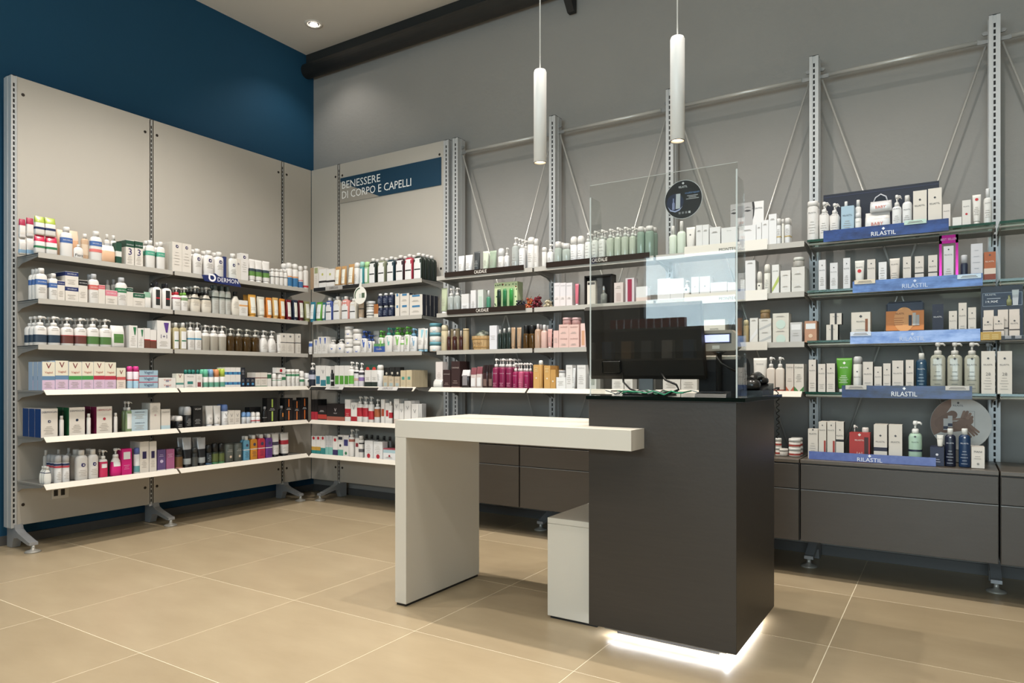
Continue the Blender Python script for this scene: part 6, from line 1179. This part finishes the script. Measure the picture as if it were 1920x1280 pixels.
MB().prism(capsule((.0,cz-.008),(.034,cz+.016),.026,.022),'y',-.0013,-.0007).obj('printed_palm',skm[0],t)
for k,(p,q) in enumerate((((.008,cz+.03),(.016,cz+.062)),((.02,cz+.034),(.03,cz+.062)),((.032,cz+.03),(.042,cz+.052)),((.042,cz+.02),(.05,cz+.036)))):
    MB().prism(capsule(p,q,.0078,.0062),'y',-.0016-.0001*k,-.001).obj('printed_finger',skm[1-k%2],t)
MB().prism(capsule((-.03,cz+.02),(.01,cz+.026),.006,.005),'y',-.0016,-.001).obj('printed_thumb',skm[1],t)
for k,(p,q) in enumerate((((.02,cz-.012),(.058,cz-.058)),((.03,cz-.01),(.07,cz-.052)),((.038,cz-.006),(.078,cz-.04)),((.012,cz-.02),(.044,cz-.066)))):
    MB().prism(capsule(p,q,.0075,.0048),'y',-.0018-.0001*k,-.001).obj('printed_finger',skm[2 if k%2 else 0],t)
MB().prism([(.012,cz+.066),(.062,cz+.066),(.062,cz-.03),(.0605,cz-.03),(.0605,cz+.0645),(.012,cz+.0645)],'y',-.0008,0).obj('printed_frame',mat('8a8580',.5),t)
for x,z in ((-.075,cz-.035),(-.055,cz-.02)):
    MB().prism([(x,z),(x+.02,z),(x+.02,z+.06),(x,z+.06)],'y',-.0013,-.0007).obj('printed_tube',mat('cfc9c4',.5),t); MB().box((x,-.0018,z+.005),(x+.02,-.0013,z+.02)).obj('printed_band',mat('2a2c48',.5),t)
write(t,'RILASTIL',.045,.009,'4a4642',(-.01,-.001,cz+.093)); MB().prism([(-.01,cz+.1),(-.004,cz+.107),(-.01,cz+.114),(-.016,cz+.107)],'y',-.0012,-.0003).obj('emblem',mat('3a3632',.5),t)
# dark bottles standing on the cabinet behind the desk
for k,x in enumerate((-2.575,-2.535,-2.495,-2.455,-2.415,-2.372)):
    t=thing('bottle','%s dark bottle from left on cabinet behind desk'%OR[k],'bottle',(x,4.17,.64),0,'dark bottles on the cabinet behind the desk')
    MB().rings([(.015,.015,0),(.016,.016,.01),(.016,.016,.11),(.007,.007,.128)],2,14).obj('body',mat('17130f',.25),t); MB().rings([(.009,.009,.128),(.009,.009,.158)],2,12).obj('cap',mat('0e0e0e',.4),t)
# ------------------------------------------------------------------ till equipment on the counter
bk=mat('1d1b19',.35); bk2=mat('231f1b',.6,spec=.25)
t=thing('computer_monitor','large dark monitor seen from behind, standing behind plexiglass','monitor',(-1.125,2.9,1.004))
pv=link('monitor_pivot',None); D.objects.remove(pv)
mo=MB(); mw=.262
mo.prism([(0,.075),(.03,.075),(.045,.095),(.05,.2),(.03,.39),(.018,.4),(0,.4)],'x',-mw,mw)
sh=Matrix.Translation((0,-.115,0))@Matrix.Rotation(math.radians(14),4,'X')
o=mo.obj('housing',bk2,t); 
for v in o.data.vertices:      # tilt the housing, back side towards the customer
    p=Vector((v.co.x,-v.co.y,v.co.z)); p=Matrix.Rotation(math.radians(14),4,'X')@(p-Vector((0,0,.08)))+Vector((0,0,.08)); v.co=p
o.data.flip_normals()
rc=MB().bbox((-.19,-.052,.1),(-.1,-.044,.16),.006).obj('cable_recess',mat('0d0c0c',.3),o); rc.rotation_euler=(.15,0,0)
hl=MB().box((-.2,-.05,.34),(.17,-.047,.343)).obj('highlight_line',mat('6a6a68',.3,.4),o); hl.rotation_euler=(.24,0,0); hl.location=(0,.045,.01)  # lighter grey bar stands in for the highlight along the housing top
MB().bbox((-.035,-.03,.0),(.035,.0,.14),.004).obj('stand_neck',mat('8b8b8c',.3,.8),t)
MB().bbox((-.1,-.06,0),(.1,.09,.01),.004).obj('stand_foot',mat('8b8b8c',.3,.8),t)
# customer display
t=thing('customer_display','grey customer display with glowing blue screen on a pole','display',(-.822,2.9,1.19))
MB().prism([(-.075,0),(-.09,.012),(-.078,.07),(-.062,.085),(.062,.085),(.078,.07),(.09,.012),(.075,0)],'y',-.02,.03).obj('housing',mat('9a9184',.45),t)
MB().box((-.062,-.0212,.03),(.062,-.02,.072)).obj('bezel',mat('2a2a30',.3),t); MB().box((-.054,-.0222,.036),(.054,-.0212,.066)).obj('screen',mat('b9bfff',.3,emit=1.1),t)
MB().box((-.016,-.0212,.008),(.014,-.02,.022)).obj('model_plate',mat('cfcabf',.4),t)
MB().rings([(.03,.03,-.004),(.02,.02,-.012),(.012,.012,-.016),(.012,.012,-.186)],2,14,cy=.02).obj('pole',mat('2a2826',.4),t)
MB().tube([(0,-.005,-.01),(.004,-.02,-.03),(.02,-.025,-.05),(.05,-.02,-.07),(.075,0,-.085)],.004,8).obj('cable',bk,t)
# receipt printer
t=thing('receipt_printer','black receipt printer with grey lid behind the plexiglass','printer',(-.83,3.03,1.004))
MB().prism([(-.08,0),(.1,0),(.1,.13),(.06,.155),(-.05,.165),(-.075,.15),(-.08,.1)],'x',-.086,.086).obj('housing',mat('131416',.6,spec=.25),t)
MB().bbox((-.07,-.072,.15),(.07,-.02,.168),.003).obj('lid',mat('a59c8c',.4),t)
MB().rings([(.009,.009,-.001),(.009,.009,.001)],2,18).obj('logo',mat('8a8c90',.3,.6),t,(0,-.082,.05),(PI/2,0,0))
t=thing('card_terminal','flat dark card terminal lying behind the plexiglass foot','card terminal',(-.80,2.76,1.004),.1)
MB().prism([(-.06,0),(.06,0),(.06,.02),(-.05,.012)],'x',-.06,.06).obj('body',mat('232426',.35),t); MB().box((-.045,-.03,.0165),(.045,.04,.0175)).obj('pad',mat('34363a',.3),t)
# cables on the counter
for k,(c,n) in enumerate((('0e0e0e','black'),('1d6b4c','dark green'),('d6d6d2','white'),('3a3a3c','charcoal grey'),('2a1d16','dark brown'),('8f9192','pale grey'),('2a9a70','bright green'))):
    pts=[]; x=random.uniform(-1.24,-1.1); y=random.uniform(2.68,2.8); z=1.008
    for q in range(9):
        pts.append((x,min(max(y,2.665),2.83),z+abs(math.sin(q*1.3+k))*.018)); x+=random.uniform(.02,.045); y+=random.uniform(-.035,.035)
    o=MB().tube(pts,.0028,6).obj('cable',mat(c,.4)); tag(o,'tangled %s cable lying on the counter below the monitor'%n,'cable','cables tangled on the counter')
o=MB().tube([(-1.22,2.84,1.10),(-1.2,2.8,1.06),(-1.16,2.78,1.03),(-1.1,2.78,1.012),(-1.0,2.8,1.01)],.004,8).obj('cable',bk); tag(o,'thick black cable dropping from the left of the monitor','cable')
o=MB().tube([(-1.03,2.80,1.10),(-1.0,2.77,1.07),(-.95,2.76,1.05),(-.94,2.76,1.03),(-.98,2.77,1.015),(-1.03,2.78,1.01)],.0045,8).obj('cable',bk); tag(o,'looping black cable hanging from the middle of the monitor','cable')
# telephone
t=thing('telephone','black desk telephone at the right rear of the counter','telephone',(-.705,3.06,1.004))
MB().prism([(-.1,0),(.11,0),(.11,.05),(.06,.045),(-.1,.022)],'x',-.055,.05).obj('base',mat('141414',.25),t)
hs=MB().rings([(.03,.03,.028),(.036,.036,.036),(.036,.036,.05),(.03,.03,.062),(.012,.012,.068)],2.4,18,cx=.0,cy=-.075); hs.rings([(.03,.03,.05),(.034,.034,.056),(.034,.034,.066),(.028,.028,.074)],2.4,18,cx=0,cy=.085)
hs.tube([(0,-.08,.058),(0,-.03,.078),(0,.04,.084),(0,.09,.07)],[.02,.017,.017,.02],12)
hs.obj('handset',mat('2b2926',.2),t)
MB().prism([(-.05,.0),(.03,.0),(.03,.055),(.01,.085),(-.03,.09),(-.05,.06)],'x',-.06,-.035).obj('side_cradle',mat('0f0f10',.3),t)
pts=[]
for k in range(120):
    a=k*.62; s=k/119
    cx_=.062+.014*math.sin(PI*min(1,s*3)); cy_=.02+.12*min(1,s*2.4); cz_=.02 if s<.3 else .02-(s-.3)/.7*.21
    if s<.3: cz_+=.012*math.sin(s/.3*PI)
    pts.append((cx_+.006*math.cos(a),cy_+.006*math.sin(a),cz_))
MB().tube(pts,.0022,5).obj('coiled_cord',mat('121212',.35),t)
label_goods()
